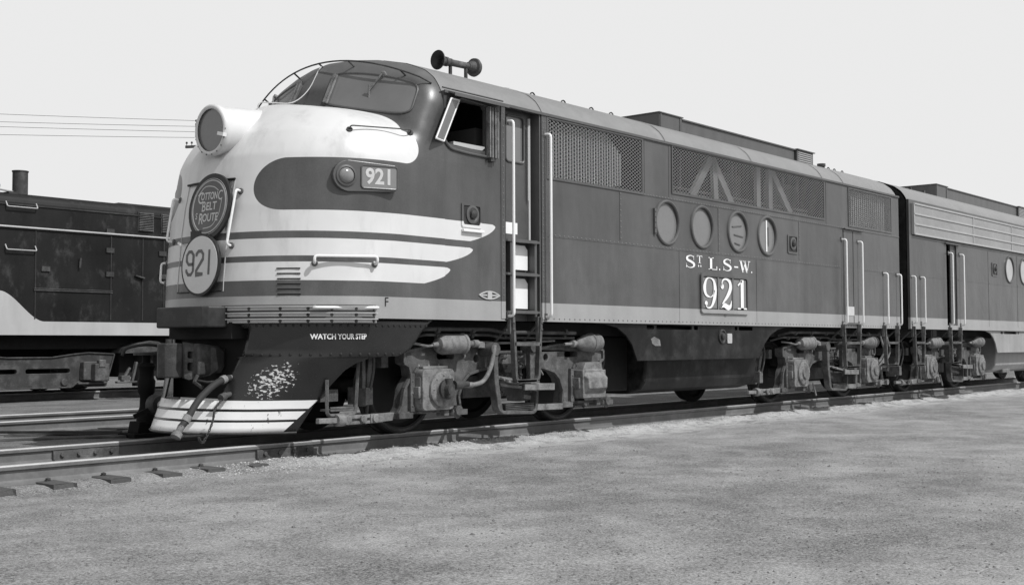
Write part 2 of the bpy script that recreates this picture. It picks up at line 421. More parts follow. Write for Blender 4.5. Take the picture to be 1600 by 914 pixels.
SERIF = {
 'S': [sspline([(.60,.74),(.54,.93),(.34,.98),(.14,.85),(.16,.64),(.38,.52),(.60,.36),(.60,.14),(.36,.02),(.14,.10),(.07,.28)], [.03,.05,.07,.13,.17,.19,.17,.12,.06,.05,.03]), rect2(.58,.62,.66,.98), rect2(.05,.09,.02,.34)],
 'T': [rect2(.31,.45,0,1), rect2(.04,.72,.93,1), rect2(.04,.09,.74,.95), rect2(.67,.72,.74,.95), rect2(.2,.56,0,.06)],
 'L': [rect2(.14,.30,0,1), rect2(.04,.42,.94,1), rect2(.04,.66,0,.06), rect2(.61,.66,.04,.3)],
 'W': [strip([(.13,.98),(.34,.0)], .15), strip([(.34,.0),(.50,.96)], .05), strip([(.46,.98),(.68,.0)], .15), strip([(.68,.0),(.86,.96)], .05), rect2(0,.27,.94,1), rect2(.36,.6,.94,1), rect2(.76,.98,.94,1)],
 '9': [sspline([(.40,.36),(.16,.44),(.08,.68),(.18,.93),(.37,.99),(.58,.90),(.66,.62),(.60,.30),(.44,.06),(.24,.02),(.12,.12)], [.03,.10,.15,.08,.03,.10,.17,.15,.08,.04,.03]), sspline([(.40,.36),(.54,.44),(.60,.6)], [.03,.05,.08]), disc2(.16,.16,.08)],
 '2': [sspline([(.12,.74),(.18,.93),(.36,.99),(.58,.90),(.62,.68),(.44,.42),(.20,.20),(.07,.03)], [.03,.06,.06,.13,.17,.13,.06,.05]), disc2(.16,.74,.09), sspline([(.07,.06),(.26,.12),(.48,.05),(.62,.10),(.68,.28)], [.06,.15,.17,.12,.02])],
 '1': [rect2(.28,.46,0,1), rect2(.10,.64,0,.05), strip([(.12,.80),(.36,.97)], .06)],
 '-': [rect2(.05,.5,.34,.46)], '.': [disc2(.1,.07,.075)],
}
def serif(mb, txt, x, z, h, y, adv=.8, sx=1.0):
    for ch in txt:
        for vf in SERIF.get(ch, []): put(mb, ([(a*h*sx, b*h) for a, b in vf[0]], vf[1]), (x, y, z))
        x += h*sx*{'.': .28, ' ': .35, '-': .62, 'W': 1.02, '1': .72}.get(ch, adv)
    return x
OCT = {'9': [(.5,.45),(.15,.45),(0,.6),(0,.85),(.15,1),(.35,1),(.5,.85),(.5,.15),(.35,0),(.15,0),(0,.15),(0,.25)],
       '2': [(0,.78),(0,.88),(.14,1),(.36,1),(.5,.86),(.5,.66),(.0,.14),(.0,0),(.52,0)], '1': [(.25,1.04),(.25,-.04)]}

# ------------------------------------------------------------------ lead locomotive
A = empty('diesel_locomotive', (0, 0, 0), 'streamlined cab diesel numbered 921, with a round white-striped nose and one big headlight', 'locomotive')
XR = 11.96
mb = MB(); mb.add(V_, F_, True); mb.build('cab_shell', MT['livery'], A, recalc=True, sharp=60)
# near side wall with its openings
win_hole = [(-.08, 3.10), (.0, 3.07), (.50, 3.055), (.56, 3.10), (.56, 3.50), (.52, 3.55), (.12, 3.55)]
door_hole = [(.90, 1.225), (1.52, 1.225), (1.52, 3.60), (.90, 3.60)]
g1 = [(1.655, 2.90), (3.60, 2.90), (3.60, 3.575), (1.655, 3.575)]
g2 = [(4.34, 2.98), (8.87, 2.98), (8.87, 3.585), (4.34, 3.585)]
g3 = [(9.84, 2.95), (11.60, 2.95), (11.60, 3.56), (9.84, 3.56)]
PORT = [(4.19, 2.555), (5.08, 2.56), (6.07, 2.565), (6.95, 2.565)]
WZ0, WZ1 = 1.215, 3.625
outer = [(-.10, WZ0), (.90, WZ0), (.90, 3.60), (1.52, 3.60), (1.52, WZ0), (XR, WZ0), (XR, WZ1), (-.10, WZ1)]
mb = MB(); mb.prism(outer, -1.5, -1.46, [win_hole, g1, g2, g3]+[circ(x, z, .265, 36) for x, z in PORT]); mb.build('side_wall', MT['livery'], A)
mb = MB(); mb.prism([(-.10, WZ0), (XR, WZ0), (XR, WZ1), (-.10, WZ1)], 1.46, 1.5); mb.build('side_wall', MT['livery'], A)
def roof_mesh(x0, x1, lip=True):
    mb = MB(); n = len(PROF); k = 1.004
    vs = [(x, y*k, z+.004) for x in (x0, x1) for y, z in PROF]
    mb.add(vs, [(i, i+1, n+i+1, n+i) for i in range(n-1)], True); return mb
roof_mesh(-.10, XR).build('roof', MT['roof'], A, recalc=True)
mb = MB()                                                   # gutter strip and roof seams
mb.beam((-.1, -1.512, 3.615), (XR, -1.512, 3.615), .02, .03)
mb.build('gutter', MT['dark'], A)
for xs in (1.62, 4.25, 6.6, 8.95, 9.75):
    n = len(PROF); mb = MB(); mb.add([(x, y*1.008, z+.010) for x in (xs-.02, xs+.02) for y, z in PROF], [(i, i+1, n+i+1, n+i) for i in range(n-1)], True)
    mb.build('roof_seam', MT['roof'], A)
def end_wall(x, parent, mat, x2):
    mb = MB(); P = [(-1.46, 1.22), (1.46, 1.22), (1.46, 3.62)]+[(y, z) for y, z in reversed(PROF) if z > 3.62]+[(-1.46, 3.62)]
    n = len(P); mb.add([(xx, y*.985, z-.01) for xx in (x, x2) for y, z in P], [tuple(range(n)), tuple(range(2*n-1, n-1, -1))]+[(i, (i+1) % n, n+(i+1) % n, n+i) for i in range(n)])
    return mb.build('end_wall', mat, parent)
end_wall(XR-.06, A, MT['black'], XR-.02)
mb = MB(); mb.box(-1.3, XR-.1, -1.18, 1.18, 1.06, 1.21); mb.box(-1.3, 2.6, -.5, .5, .95, 1.06); mb.build('underframe', MT['void'], A); mb = MB(); mb.box(-1.0, XR-.3, -.34, .34, .62, 1.055); mb.build('sky_block', MT['void'], A)  # second piece is a box added to block bright sky under the body

# near-black blocks paint the darkness behind the screens and cab window
mb = MB(); mb.box(1.55, XR-.1, -.72, .72, 1.3, 3.9); mb.box(-.9, -.7, -1.2, 1.2, 1.3, 2.9); mb.build('engine_room', MT['void'], A)
mb = MB(); mb.box(-.05, .02, -1.30, 1.3, 1.3, 2.9); mb.box(.80, .86, -1.40, 1.40, 1.3, 3.7)
mb.build('cab_interior', MT['void'], A); mb = MB(); mb.box(.25, .5, -1.1, -.7, 2.5, 3.18); mb.box(.62, .80, -1.3, .3, 2.4, 3.35); mb.build('cab_seat', MT['dark'], A)

# rivet strips and panel seams
def rivets(pts, r, parent, mat, n=(0, -1, 0), name='rivets'):
    mb = MB(); [mb.dome(p, n, r) for p in pts]; o = mb.build(name, mat, parent); o['kind'] = 'stuff'; return o
mb = MB()
mb.box(1.62, 9.52, -1.504, -1.5, 2.20, 2.245); mb.box(10.33, XR, -1.504, -1.5, 2.20, 2.245)
mb.box(1.62, XR, -1.505, -1.5, 2.865, 2.895); mb.box(1.62, XR, -1.5055, -1.5, 3.585, 3.612)
for xs, z0, z1 in ((3.12, 2.246, 2.864), (4.50, 1.24, 2.199), (5.53, 2.246, 2.864), (6.62, 1.24, 2.199), (8.0, 2.246, 2.864), (4.26, 2.896, 3.584), (3.68, 2.896, 3.584), (8.98, 2.896, 3.584)):
    mb.box(xs-.018, xs+.018, -1.504, -1.5, z0, z1)
mb.build('batten', MT['livery'], A)
P = [(x, -1.505, 2.222) for x in np.arange(1.7, 9.5, .085)]+[(x, -1.505, 2.222) for x in np.arange(10.4, XR, .085)]
P += [(x, -1.506, 3.598) for x in np.arange(1.7, XR, .12)]+[(x, -1.506, 2.88) for x in np.arange(1.7, XR, .07)]
P += [(x, -1.501, 1.25) for x in np.arange(1.66, XR, .10)]
for xs, z0, z1 in ((3.12, 2.28, 2.85), (5.53, 2.28, 2.85), (8.0, 2.28, 2.85)): P += [(xs, -1.505, z) for z in np.arange(z0, z1, .07)]
rivets(P, .0115, A, MT['rivet'])
mb = MB(); mb.box(.815, .885, -1.508, -1.5, 1.24, 3.60); mb.box(1.535, 1.625, -1.508, -1.5, 1.24, 3.60)
pj = mb.build('door_jamb', MT['livery'], A)
rivets([(x, -1.509, z) for x in (.85, 1.56, 1.60) for z in np.arange(1.5, 3.55, .075)], .009, pj, MT['rivet'])

# wire screens with louvres or bracing behind them
def screen(parent, hole, yb, px=.078, pz=.045, name='wire_screen', w=.0052, mat=None):
    x0, z0 = hole[0]; x1, z1 = hole[2]; mb = MB(); s = pz/px; H = z1-z0
    k = x0-H/s
    while k < x1+H/s:
        for sg in (1, -1):
            # line z = z0 + sg*s*(x-k) (sg=1) or z = z1 - s*(x-k)
            xa, xb = max(x0, k), min(x1, k+H/s)
            if xb-xa > .01:
                za = z0+s*(xa-k) if sg > 0 else z1-s*(xa-k); zb = z0+s*(xb-k) if sg > 0 else z1-s*(xb-k)
                mb.beam((xa, yb+(.002 if sg > 0 else -.002), za), (xb, yb+(.002 if sg > 0 else -.002), zb), w, .004, up=(0, 1, 0))
        k += px
    sc = mb.build(name, mat or MT['mesh'], parent)
    fr = MB(); t = .03
    for a, b, c, d in ((x0-t, x1+t, z0-t, z0), (x0-t, x1+t, z1, z1+.02), (x0-t, x0, z0, z1), (x1, x1+t, z0, z1)): fr.box(a, b, -1.512, -1.495, c, d)
    fr.build('frame', MT['livery'] if parent is A else MT['booster'], sc); return sc
screen(A, g1, -1.502); screen(A, g2, -1.502); screen(A, g3, -1.502, px=.055, pz=.034, w=.005)
mb = MB()
for x in np.arange(1.72, 3.30, .055): mb.obox((x, -1.40, 3.25-.1*max(0, (x-2.95)/.35)), (.018, .018, 0), (.004, -.004, 0), (0, 0, .33 if x < 3.0 else .33-.5*(x-3.0)))
mb.build('louvre', MT['shutter'], A)
mb = MB()
for x in np.arange(10.15, 11.55, .085): mb.obox((x, -1.40, 3.26), (.026, .02, 0), (.004, -.004, 0), (0, 0, .29))
mb.build('louvre', MT['shutter'], A)
mb = MB(); yb = -1.32
for a, b in (((5.10, 3.0), (5.62, 3.60)), ((5.66, 3.60), (6.2, 3.0)), ((5.75, 3.0), (5.70, 3.6)), ((7.0, 3.0), (7.0, 3.62)), ((7.38, 3.0), (7.38, 3.62)), ((7.45, 3.60), (8.06, 3.0))):
    mb = MB(); mb.beam((a[0], yb, a[1]), (b[0], yb, b[1]), .12, .05, up=(0, 1, 0)); mb.build('truss_brace', MT['truss'], A)
mb = MB()
for x in (4.62, 5.0, 6.45, 6.55, 7.15, 8.05, 8.55): mb.cyl((x, -1.2, 3.0), (x, -1.2, 3.6), .022, 8)
for z in (3.04, 3.10): mb.cyl((4.4, -1.25, z), (8.8, -1.25, z), .02, 8)
mb.build('pipe', MT['cast'], A)
mb = MB(); mb.box(6.0, 6.9, -1.1, -.75, 3.0, 3.5); mb.build('equipment_cabinet', MT['black'], A)
mb = MB(); mb.box(7.6, 8.8, -1.1, -.75, 3.0, 3.52); mb.build('equipment_cabinet', MT['black'], A)

# portholes
for i, (x, z) in enumerate(PORT):
    mb = MB(); n = 40; ring = [(x+.283*math.cos(2*math.pi*k/n), -1.503, z+.283*math.sin(2*math.pi*k/n)) for k in range(n)]
    mb.tube(ring, .024, 8, closed=True); pr = mb.build('porthole', MT['dark'], A)
    mb = MB(); mb.prism(circ(x, z, .268, 36), -1.485, -1.478); mb.build('pane', MT['pglass'], pr)
    if i == 0:
        mb = MB(); mb.box(3.86, 3.90, -1.53, -1.5, 2.38, 2.72)
        for zz in (2.40, 2.47, 2.54, 2.61, 2.68): mb.dome((3.88, -1.53, zz), (0, -1, 0), .016)
        mb.build('hinge', MT['dark'], pr)
    if i == 2:  # dark bars on this pane imitate shapes reflected in the glass
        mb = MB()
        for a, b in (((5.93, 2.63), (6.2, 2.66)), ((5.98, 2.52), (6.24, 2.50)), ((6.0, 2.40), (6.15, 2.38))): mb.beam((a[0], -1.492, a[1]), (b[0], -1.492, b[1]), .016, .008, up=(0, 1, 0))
        mb.build('reflection_mark', MT['dark'], pr)
    if i == 3:  # strips on this pane imitating reflected shapes
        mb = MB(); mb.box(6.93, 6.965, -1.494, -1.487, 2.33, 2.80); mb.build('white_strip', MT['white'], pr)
        mb = MB(); mb.box(6.99, 7.02, -1.494, -1.487, 2.42, 2.70); mb.build('reflection_mark', MT['dark'], pr)
# filler boxes
def filler(parent, x0, x1, z0, z1, mat, y=-1.5, open_=False):
    mb = MB(); mb.prism(rrect(x0, x1, z0, z1, .03), y-.014, y, [rrect(x0+.03, x1-.03, z0+.03, z1-.03, .02)]); fb = mb.build('filler_box', mat, parent, bevel=.004)
    mb = MB(); mb.box(x0+.03, x1-.03, y-.004, y-.002, z0+.03, z1-.03); mb.build('back_plate', MT['black'], fb)
    cx, cz = (x0+x1)/2+.01, (z0+z1)/2+.01; mb = MB(); mb.lathe((cx, y-.002, cz), (0, -1, 0), [(0, .10), (.015, .10), (.02, .075), (.012, .06)], 20); mb.build('filler_ring', MT['dark'], fb)
    mb = MB(); mb.lathe((cx, y-.01, cz), (0, -1, 0), [(0, .05), (.03, .045), (.045, .02)], 12); mb.cyl((cx-.04, y-.03, cz-.03), (cx+.04, y-.03, cz+.03), .012, 8); mb.build('filler_cap', MT['castd'], fb)
    return fb
filler(A, .165, .49, 2.205, 2.47, MT['livery']); filler(A, 7.60, 7.93, 2.34, 2.64, MT['livery'])
mb = MB(); mb.box(.17, .50, -1.54, -1.5, 2.155, 2.185); mb.build('drip_ledge', MT['white'], A, bevel=.006)

# lettering on the side
mb = MB()
for ch, x, z, h, sx in (('S', 4.63, 1.985, .17, 2.1), ('T', 4.92, 2.055, .11, 1.85), ('L', 5.22, 1.985, .17, 2.2), ('.', 5.51, 1.985, .17, 1.4), ('S', 5.62, 1.985, .17, 2.1), ('-', 5.93, 1.985, .17, 1.5), ('W', 6.09, 1.985, .17, 1.95), ('.', 6.43, 1.985, .17, 1.4)): serif(mb, ch, x, z, h, -1.506, sx=sx)
for a in (4.97, 5.03): put(mb, disc2(0, 0, .014), (a, -1.506, 2.02))
mb.build('lettering', MT['white'], A)
mb = MB(); mb.prism(rrect(5.0, 6.33, 1.375, 1.935, .06), -1.53, -1.5, [rrect(5.05, 6.28, 1.43, 1.885, .04)]); npl = mb.build('number_box', MT['livery'], A, bevel=.008)
mb = MB(); mb.box(5.04, 6.29, -1.508, -1.503, 1.42, 1.89); mb.build('back_plate', MT['dark'], npl)
mb = MB()
for a in (5.46, 5.87): mb.box(a-.012, a+.012, -1.525, -1.508, 1.43, 1.885)
for x0, x1 in ((5.05, 5.45), (5.475, 5.86), (5.885, 6.28)):
    mb.box(x0+.02, x1-.02, -1.516, -1.509, 1.45, 1.865)
mb.build('number_pane', MT['glass'], npl)
mb = MB()
for ch, x, sx in (('9', 5.05, 1.0), ('2', 5.49, 1.0), ('1', 5.95, 1.0)): serif(mb, ch, x, 1.445, .425, -1.5265, sx=sx*1.15)
mb.build('numeral', MT['white'], npl)
mb = MB(); put(mb, text2d('921', .05), (5.68, -1.502, 1.345)); mb.build('lettering', MT['black'], A); mb = MB(); put(mb, text2d('F', .13), (-.94, sy(-.94, 1.375)-.004, 1.375), (1, .04, 0)); mb.build('lettering', MT['black'], A)
# maker's emblem
mb = MB(); cx, cz = .615, 1.49
def lens2(a, b, n=14): return [(cx-a+2*a*k/n, cz+b*math.sin(math.pi*k/n)**.8) for k in range(n+1)]+[(cx+a-2*a*k/n, cz-b*math.sin(math.pi*k/n)**.8) for k in range(1, n)]
mb.prism(lens2(.175, .048), -1.512, -1.502, [lens2(.145, .034)]); mb.box(cx-.035, cx+.035, -1.514, -1.502, cz-.046, cz+.046)
mb.box(cx-.13, cx-.04, -1.51, -1.502, cz-.008, cz+.008); mb.box(cx+.04, cx+.13, -1.51, -1.502, cz-.008, cz+.008)
mb.build('emblem', MT['light'], A)

# rods: vertical handrails
def handrail(parent, x, z0, z1, y=-1.5, st=.09, r=.016, mat='chrome', name='handrail', top=.06):
    mb = MB(); mb.tube(bent([(x-.0, y, z1), (x, y-st, z1), (x, y-st, z0), (x, y, z0)], .05), r, 8)
    o = mb.build(name, MT[mat], parent)
    for z in (z0, z1): mb = MB(); mb.box(x-.03, x+.03, y-.012, y, z-.04, z+.04); mb.dome((x, y-.012, z-.025), (0, -1, 0), .012); mb.build('bracket', MT['dark'], o)
    return o
handrail(A, .93, 1.27, 3.44, r=.0165); handrail(A, 1.60, 1.27, 3.38, r=.0165)
handrail(A, 9.53, 1.28, 2.68); handrail(A, 10.16, 1.28, 2.68)
handrail(A, 11.22, 1.28, 2.19); handrail(A, 11.82, 1.28, 2.19)

# cab side: awning, folding wind wings, window frame
mb = MB(); mb.obox((.39, -1.555, 3.605), (.44, 0, .0), (0, .06, .02), (0, 0, .008)); mb.obox((.39, -1.615, 3.58), (.44, 0, 0), (0, .004, 0), (0, 0, .018)); mb.tube([(-.12, -1.50, 3.655), (.1, -1.515, 3.65), (.84, -1.515, 3.65)], .010, 5); mb.build('awning', MT['dark'], A)
mb = MB(); mb.tube(bent([(-.12, -1.508, 3.13), (-.02, -1.508, 3.02), (.30, -1.508, 3.0), (.60, -1.508, 3.0)], .12), .016, 8)
mb.tube(bent([(.60, -1.508, 3.0), (.60, -1.508, 3.56), (.12, -1.508, 3.58), (-.12, -1.508, 3.13)], .05), .014, 8); wf = mb.build('window_frame', MT['dark'], A)
mb = MB(); mb.box(.05, .55, -1.50, -1.44, 3.06, 3.105); mb.build('arm_rest', MT['light'], wf)
ww = MB(); a, b, c, d = Vector((-.31, -1.59, 3.08)), Vector((-.08, -1.59, 3.53)), Vector((.12, -1.52, 3.55)), Vector((-.12, -1.52, 3.08))
for p, q in ((a, b), (b, c), (c, d), (d, a)): ww.tube([p, q], .010, 6)
wwo = ww.build('wind_wing', MT['chrome'], A); ww = MB(); ww.add([a, b, c, d], [(0, 1, 2, 3)]); ww.build('pane', MT['pglass'], wwo)
mb = MB()
for x in (.575, .615, .665, .70): mb.box(x-.010, x+.010, -1.565, -1.51, 2.99, 3.545)
mb.box(.57, .71, -1.53, -1.512, 3.0, 3.54); wwo = mb.build('wind_wing', MT['castl'], A); mb = MB(); mb.box(.60, .68, -1.55, -1.50, 2.95, 2.99); mb.build('hinge', MT['castd'], wwo)

# cab door with the step well beneath it
DY = -1.395
mb = MB(); mb.prism([(.88, 2.14), (1.44, 2.14), (1.44, 3.62), (.88, 3.62)], DY, DY+.04, [rrect(1.03, 1.335, 3.03, 3.54, .05)]); door = mb.build('cab_door', MT['livery'], A)
mb = MB(); mb.tube([(x, DY-.004, z) for x, z in rrect(1.02, 1.345, 3.02, 3.55, .05)], .012, 6, closed=True); mb.build('window_frame', MT['dark'], door)
mb = MB(); mb.box(1.03, 1.335, DY+.015, DY+.02, 3.03, 3.54); mb.build('pane', MT['glass'], door)
mb = MB(); mb.box(.89, 1.22, DY-.006, DY-.002, 2.20, 2.33); mb.build('kick_plate', MT['white'], door)
mb = MB(); mb.cyl((1.39, DY-.03, 2.6), (1.39, DY-.03, 3.45), .010, 6); mb.box(1.41, 1.44, DY-.02, DY, 2.14, 3.55); mb.build('door_edge', MT['light'], door)
mb = MB(); mb.box(.88, 1.53, -1.37, -1.33, 1.22, 3.62); mb.box(.88, .90, -1.5, -1.33, 1.22, 3.62); mb.box(1.50, 1.53, -1.5, -1.33, 1.22, 3.62); mb.build('door_recess', MT['dark'], A)
mb = MB()
for z in (2.13, 1.755, 1.33): mb.box(.90, 1.50, -1.50, -1.38, z-.025, z)
for z in (2.13, 1.755, 1.33): mb.box(1.02, 1.44, -1.515, -1.495, z-.03, z+.005)
mb.box(.99, 1.03, -1.49, -1.37, 1.22, 2.13); mb.box(1.42, 1.46, -1.49, -1.37, 1.22, 2.13); stp_ = mb.build('step_well', MT['dark'], A)
mb = MB()
for z0, z1 in ((1.80, 2.08), (1.36, 1.70)): mb.prism([(1.05, z0), (1.40, z0), (1.40, z1-.05), (1.35, z1), (1.05, z1)], -1.40, -1.385)
mb.build('riser_plate', MT['white'], stp_)

# ladders below the sill
def ladder(parent, xl, xr, zb, y=-1.53, rung=.96, name='step_ladder', mat='cast', taper=.05):
    mb = MB(); P = bent([(xl, y, 1.26), (xl+taper*.4, y, 1.0), (xl+taper, y, zb), (xr-taper, y, zb), (xr-taper*.4, y, 1.0), (xr, y, 1.26)], .07, 4)
    n = len(P); vs = []
    for i, p in enumerate(P):
        t = (P[min(i+1, n-1)]-P[max(i-1, 0)]).normalized(); nn = Vector((-t.z, 0, t.x))*.018
        for dy in (-.03, .03): vs += [p+nn+Vector((0, dy, 0)), p-nn+Vector((0, dy, 0))]
    fs = []
    for i in range(n-1):
        a = 4*i; b = a+4; fs += [(a, b, b+2, a+2), (a+1, a+3, b+3, b+1), (a, a+1, b+1, b), (a+2, b+2, b+3, a+3)]
    mb.add(vs, fs); mb.box(xl+taper*.4, xr-taper*.4, y-.03, y+.03, rung-.02, rung+.02)
    mb.box(xl+taper, xr-taper, y-.03, y+.11, zb-.012, zb+.012)
    for x in (xl, xr): mb.obox((x, y+.02, 1.17), (.035, 0, 0), (0, .02, 0), (0, 0, .10)); mb.dome((x, y-.03, 1.20), (0, -1, 0), .018); mb.dome((x, y-.03, 1.12), (0, -1, 0), .018)
    for x in (xl, xr): mb.beam((x+.03, y+.05, 1.2), (x+.05, y+.3, .98), .03, .02)
    return mb.build(name, MT[mat], parent)
ladder(A, .965, 1.46, .545); ladder(A, 9.50, 10.13, .56); ladder(A, 11.18, 11.76, .56)

# pipework under the sill
for z, y, r, x0, x1 in ((1.12, -1.36, .022, -.35, 2.35), (1.06, -1.30, .016, -.3, 2.4), (1.13, -1.36, .022, 7.8, 11.8), (1.05, -1.28, .018, 7.7, 11.5)):
    mb = MB(); mb.tube(bent([(x0, y+.15, z-.05), (x0+.1, y, z), ((x0+x1)/2-.2, y, z), ((x0+x1)/2, y, z-.03), (x1, y, z-.03)], .05), r, 8)
    for x in np.arange(x0+.3, x1, .55): mb.cyl((x-.02, y, z-.012), (x+.02, y, z-.012), r+.012, 8)
    mb.build('pipe', MT['castd'], A)

# roof gear
def hatch(parent, x0, x1, x2, x3, zt, mat):
    mb = MB(); mb.box(x0, x1, -.70, .70, 3.95, zt); mb.box(x0-.02, x1+.02, -.72, .72, zt, zt+.015); mb.box(x0+.02, x0+.06, -.71, -.70, 3.98, zt-.01); mb.box(x1-.06, x1-.02, -.71, -.70, 3.98, zt-.01)
    h = mb.build('radiator_hatch', mat, parent)
    mb = MB(); mb.box(x1+.06, x2-.04, -.665, .665, 3.95, zt-.02); mb.box(x1+.03, x2-.01, -.69, .69, zt-.02, zt); mb.build('middle_section', mat, h)
    mb = MB(); mb.box(x2, x3, -.70, .70, 3.93, zt-.005); mb.box(x2-.02, x3+.03, -.73, .73, zt-.005, zt+.01); o = mb.build('end_section', mat, h)
    mb = MB(); [mb.box(x2+.04, x3-.05, -.708, -.70, z, z+.012) for z in np.arange(4.06, zt-.02, .035)]; mb.build('slat', MT['light'], o)
    mb = MB(); mb.box(x0-.1, x3+.1, -.80, .80, 3.9, 4.045); mb.build('curb', MT['roof'], h)
hatch(A, 5.26, 5.87, 9.57, 10.18, 4.285, MT['dark'])
def horn(parent, c0, c1):
    c0, c1 = Vector(c0), Vector(c1); d = (c1-c0).normalized(); L = (c1-c0).length
    mb = MB(); mb.lathe(c0, d, [(0, .112), (.008, .116), (.014, .106), (.03, .088), (.06, .064), (.10, .048), (.12, .044), (.125, .056), (.16, .056), (.165, .044), (.20, .040), (.205, .047), (.23, .047), (.235, .040), (L-.15, .040), (L-.145, .05), (L-.12, .05), (L-.11, .062), (L-.06, .075), (L-.05, .108), (L-.02, .112), (L-.015, .098), (L+.01, .095), (L+.015, .05), (L+.03, .04)], 28, cap0=False)
    h = mb.build('air_horn', MT['cast'], parent)
    mb = MB(); mb.lathe(c0+d*.10, -d, [(0, .03), (.04, .05), (.07, .07), (.095, .105)], 24, cap1=False); mb.build('bell_mouth', MT['black'], h)
    mb = MB()
    for t in (.22, L-.18): p = c0+d*t; mb.cyl(p, (p.x, p.y, 3.98), .022, 10); mb.lathe((p.x, p.y, 4.06), (0, 0, 1), [(0, .05), (.02, .05), (.03, .025)], 12)
    mb.build('horn_stand', MT['castd'], h)
horn(A, (.80, -.55, 4.262), (1.47, -.55, 4.285))
for x in (2.49, 3.13, 3.75, 4.21, 11.0, 11.25, 11.58): 
    mb = MB(); mb.tube([(x+.055*math.cos(a), -.6, 4.075+.065*math.sin(a)) for a in np.linspace(0, math.pi, 9)], .010, 6); mb.lathe((x+.055, -.6, 4.06), (0, 0, 1), [(0, .03), (.03, .025)], 8); mb.build('lifting_eye', MT['castd'], A)
mb = MB(); mb.lathe((10.82, -.55, 4.04), (0, 0, 1), [(0, .06), (.10, .06), (.10, .075), (.15, .075)], 14); mb.build('vent_cap', MT['castd'], A)

# front end -------------------------------------------------------
# windscreens
def pane_pts(y0, y1, zt0, zt1, zb0, zb1, ins=0.0, n=10, m=8):
    return None
def ws(sgn):
    TL, TR, BR, BL = (.24, 3.915), (1.335, 3.68), (1.345, 3.335), (.285, 3.545)
    def uv(u, v):
        a = [TL[i]*(1-u)+TR[i]*u for i in (0, 1)]; b = [BL[i]*(1-u)+BR[i]*u for i in (0, 1)]
        y = a[0]*(1-v)+b[0]*v; z = a[1]*(1-v)+b[1]*v+.045*math.sin(math.pi*u)*(1-v)-.01*math.sin(math.pi*u)*v
        p = Vector((fx(sgn*y, z), sgn*y, z)); return p
    n, m_ = 16, 8; mb = MB(); vs = []
    # rounded-corner pane: superelliptic mapping of the unit square
    def sq(a, b):   # a,b in [-1,1] -> rounded
        r = max(abs(a), abs(b)); 
        if r < 1e-6: return .5, .5
        k = (abs(a/r)**7+abs(b/r)**7)**(-1/7); return .5+.5*a*k, .5+.5*b*k
    for j in range(m_+1):
        for i in range(n+1):
            u, v = sq(-1+2*i/n, -1+2*j/m_); p = uv(u, v); vs.append(off(p, .006))
    mb.add(vs, [(j*(n+1)+i, j*(n+1)+i+1, (j+1)*(n+1)+i+1, (j+1)*(n+1)+i) for j in range(m_) for i in range(n)], True)
    w = mb.build('windscreen', MT['glass'], A)
    ring = [(-1+2*k/14, -1) for k in range(14)]+[(1, -1+2*k/10) for k in range(10)]+[(1-2*k/14, 1) for k in range(14)]+[(-1, 1-2*k/10) for k in range(10)]
    mb = MB(); mb.tube([off(uv(*sq(a, b)), .006) for a, b in ring], .012, 8, closed=True); mb.build('gasket', MT['dark'], w)
    mb = MB(); top = off(uv(.60, .0), .05); piv = off(uv(.60, -.02), .02); bot = off(uv(.50, .50), .03); mb.tube([piv, top, bot], .009, 6)
    mb.beam(bot+Vector((0, 0, .06)), bot-Vector((0, 0, .10)), .016, .012); mb.lathe(piv, nrm(piv), [(-.02, .03), (.03, .025)], 10); mb.build('wiper', MT['castl'], w)
    mb = MB(); p0, p1 = off(uv(.03, .05), .02), off(uv(-.0, .96), .02); mb.beam(p0, p1, .035, .02); p0, p1 = off(uv(.07, .1), .03), off(uv(.04, 1.0), .03); mb.beam(p0, p1, .018, .02); mb.build('pale_edge_strip', MT['castl'], w)  # pale bars along the inner edge of the pane
ws(-1); ws(1)
# rail over the windscreens
pts = []
for y in np.linspace(-1.36, 1.36, 25):
    z = 4.075-.17*y*y-.02; x = -.50+.11*y*y; pts.append((x-.02, y, z+.01))
mb = MB(); mb.tube([(-.18, -1.40, 3.70)]+pts+[(-.18, 1.40, 3.70)], .009, 8)
for i in (2, 8, 12, 16, 22): p = Vector(pts[i]); mb.tube([p, p+Vector((.09, 0, -.05))], .010, 6)
mb.build('roof_rail', MT['castd'], A)
mb = MB(); mb.tube(bent([(-1.36, 0.0, 3.43), (-1.34, 0.0, 3.51), (-.86, 0.02, 3.565), (-.66, .0, 3.74), (-.52, .0, 4.0), (-.47, 0, 4.05)], .14, 5), .0065, 8); mb.build('nose_rail', MT['light'], A)
# grab irons on the nose
def grab(p0, p1, h=.075, r=.013, mat='chrome', feet='dark', lift=0):
    p0, p1 = Vector(p0), Vector(p1); a, b = off(p0, h), off(p1, h); mb = MB(); l_ = Vector((0, 0, lift)); mb.tube(bent([off(p0, -.01), a]+([a+l_, b+l_] if lift else [])+[b, off(p1, -.01)], .035), r, 8)
    g = mb.build('grab_iron', MT[mat], A)
    for p in (p0, p1): mb = MB(); q = off(p, .0); mb.lathe(q, nrm(q), [(-.01, .032), (.012, .032), (.02, .015)], 10); mb.build('bracket', MT[feet], g)
def F3(y, z): return (fx(y, z), y, z)
def S3(x, z): return (x, sy(x, z), z)
grab(F3(-.47, 2.47), F3(-.44, 1.93)); grab(F3(.60, 2.47), F3(.62, 2.03))
grab(S3(-1.59, 1.745), S3(-1.07, 1.745), .075, .014, lift=.065)
grab(S3(-1.19, 3.09), S3(-.50, 3.13), .06, .0075, 'cast', 'castd')
grab(F3(.93, 1.83), F3(.93, 1.62), .06, .012)
# louvre slots low on the nose
mb = MB()
for k in range(6):
    z = 1.445+k*.05; P0, P1 = S3(-1.83, z), S3(-1.69, z); a, b = off(P0, .006), off(P1, .006)
    mb.beam(a, b, .008, .012)
mb.build('nose_louvre', MT['void'], A)
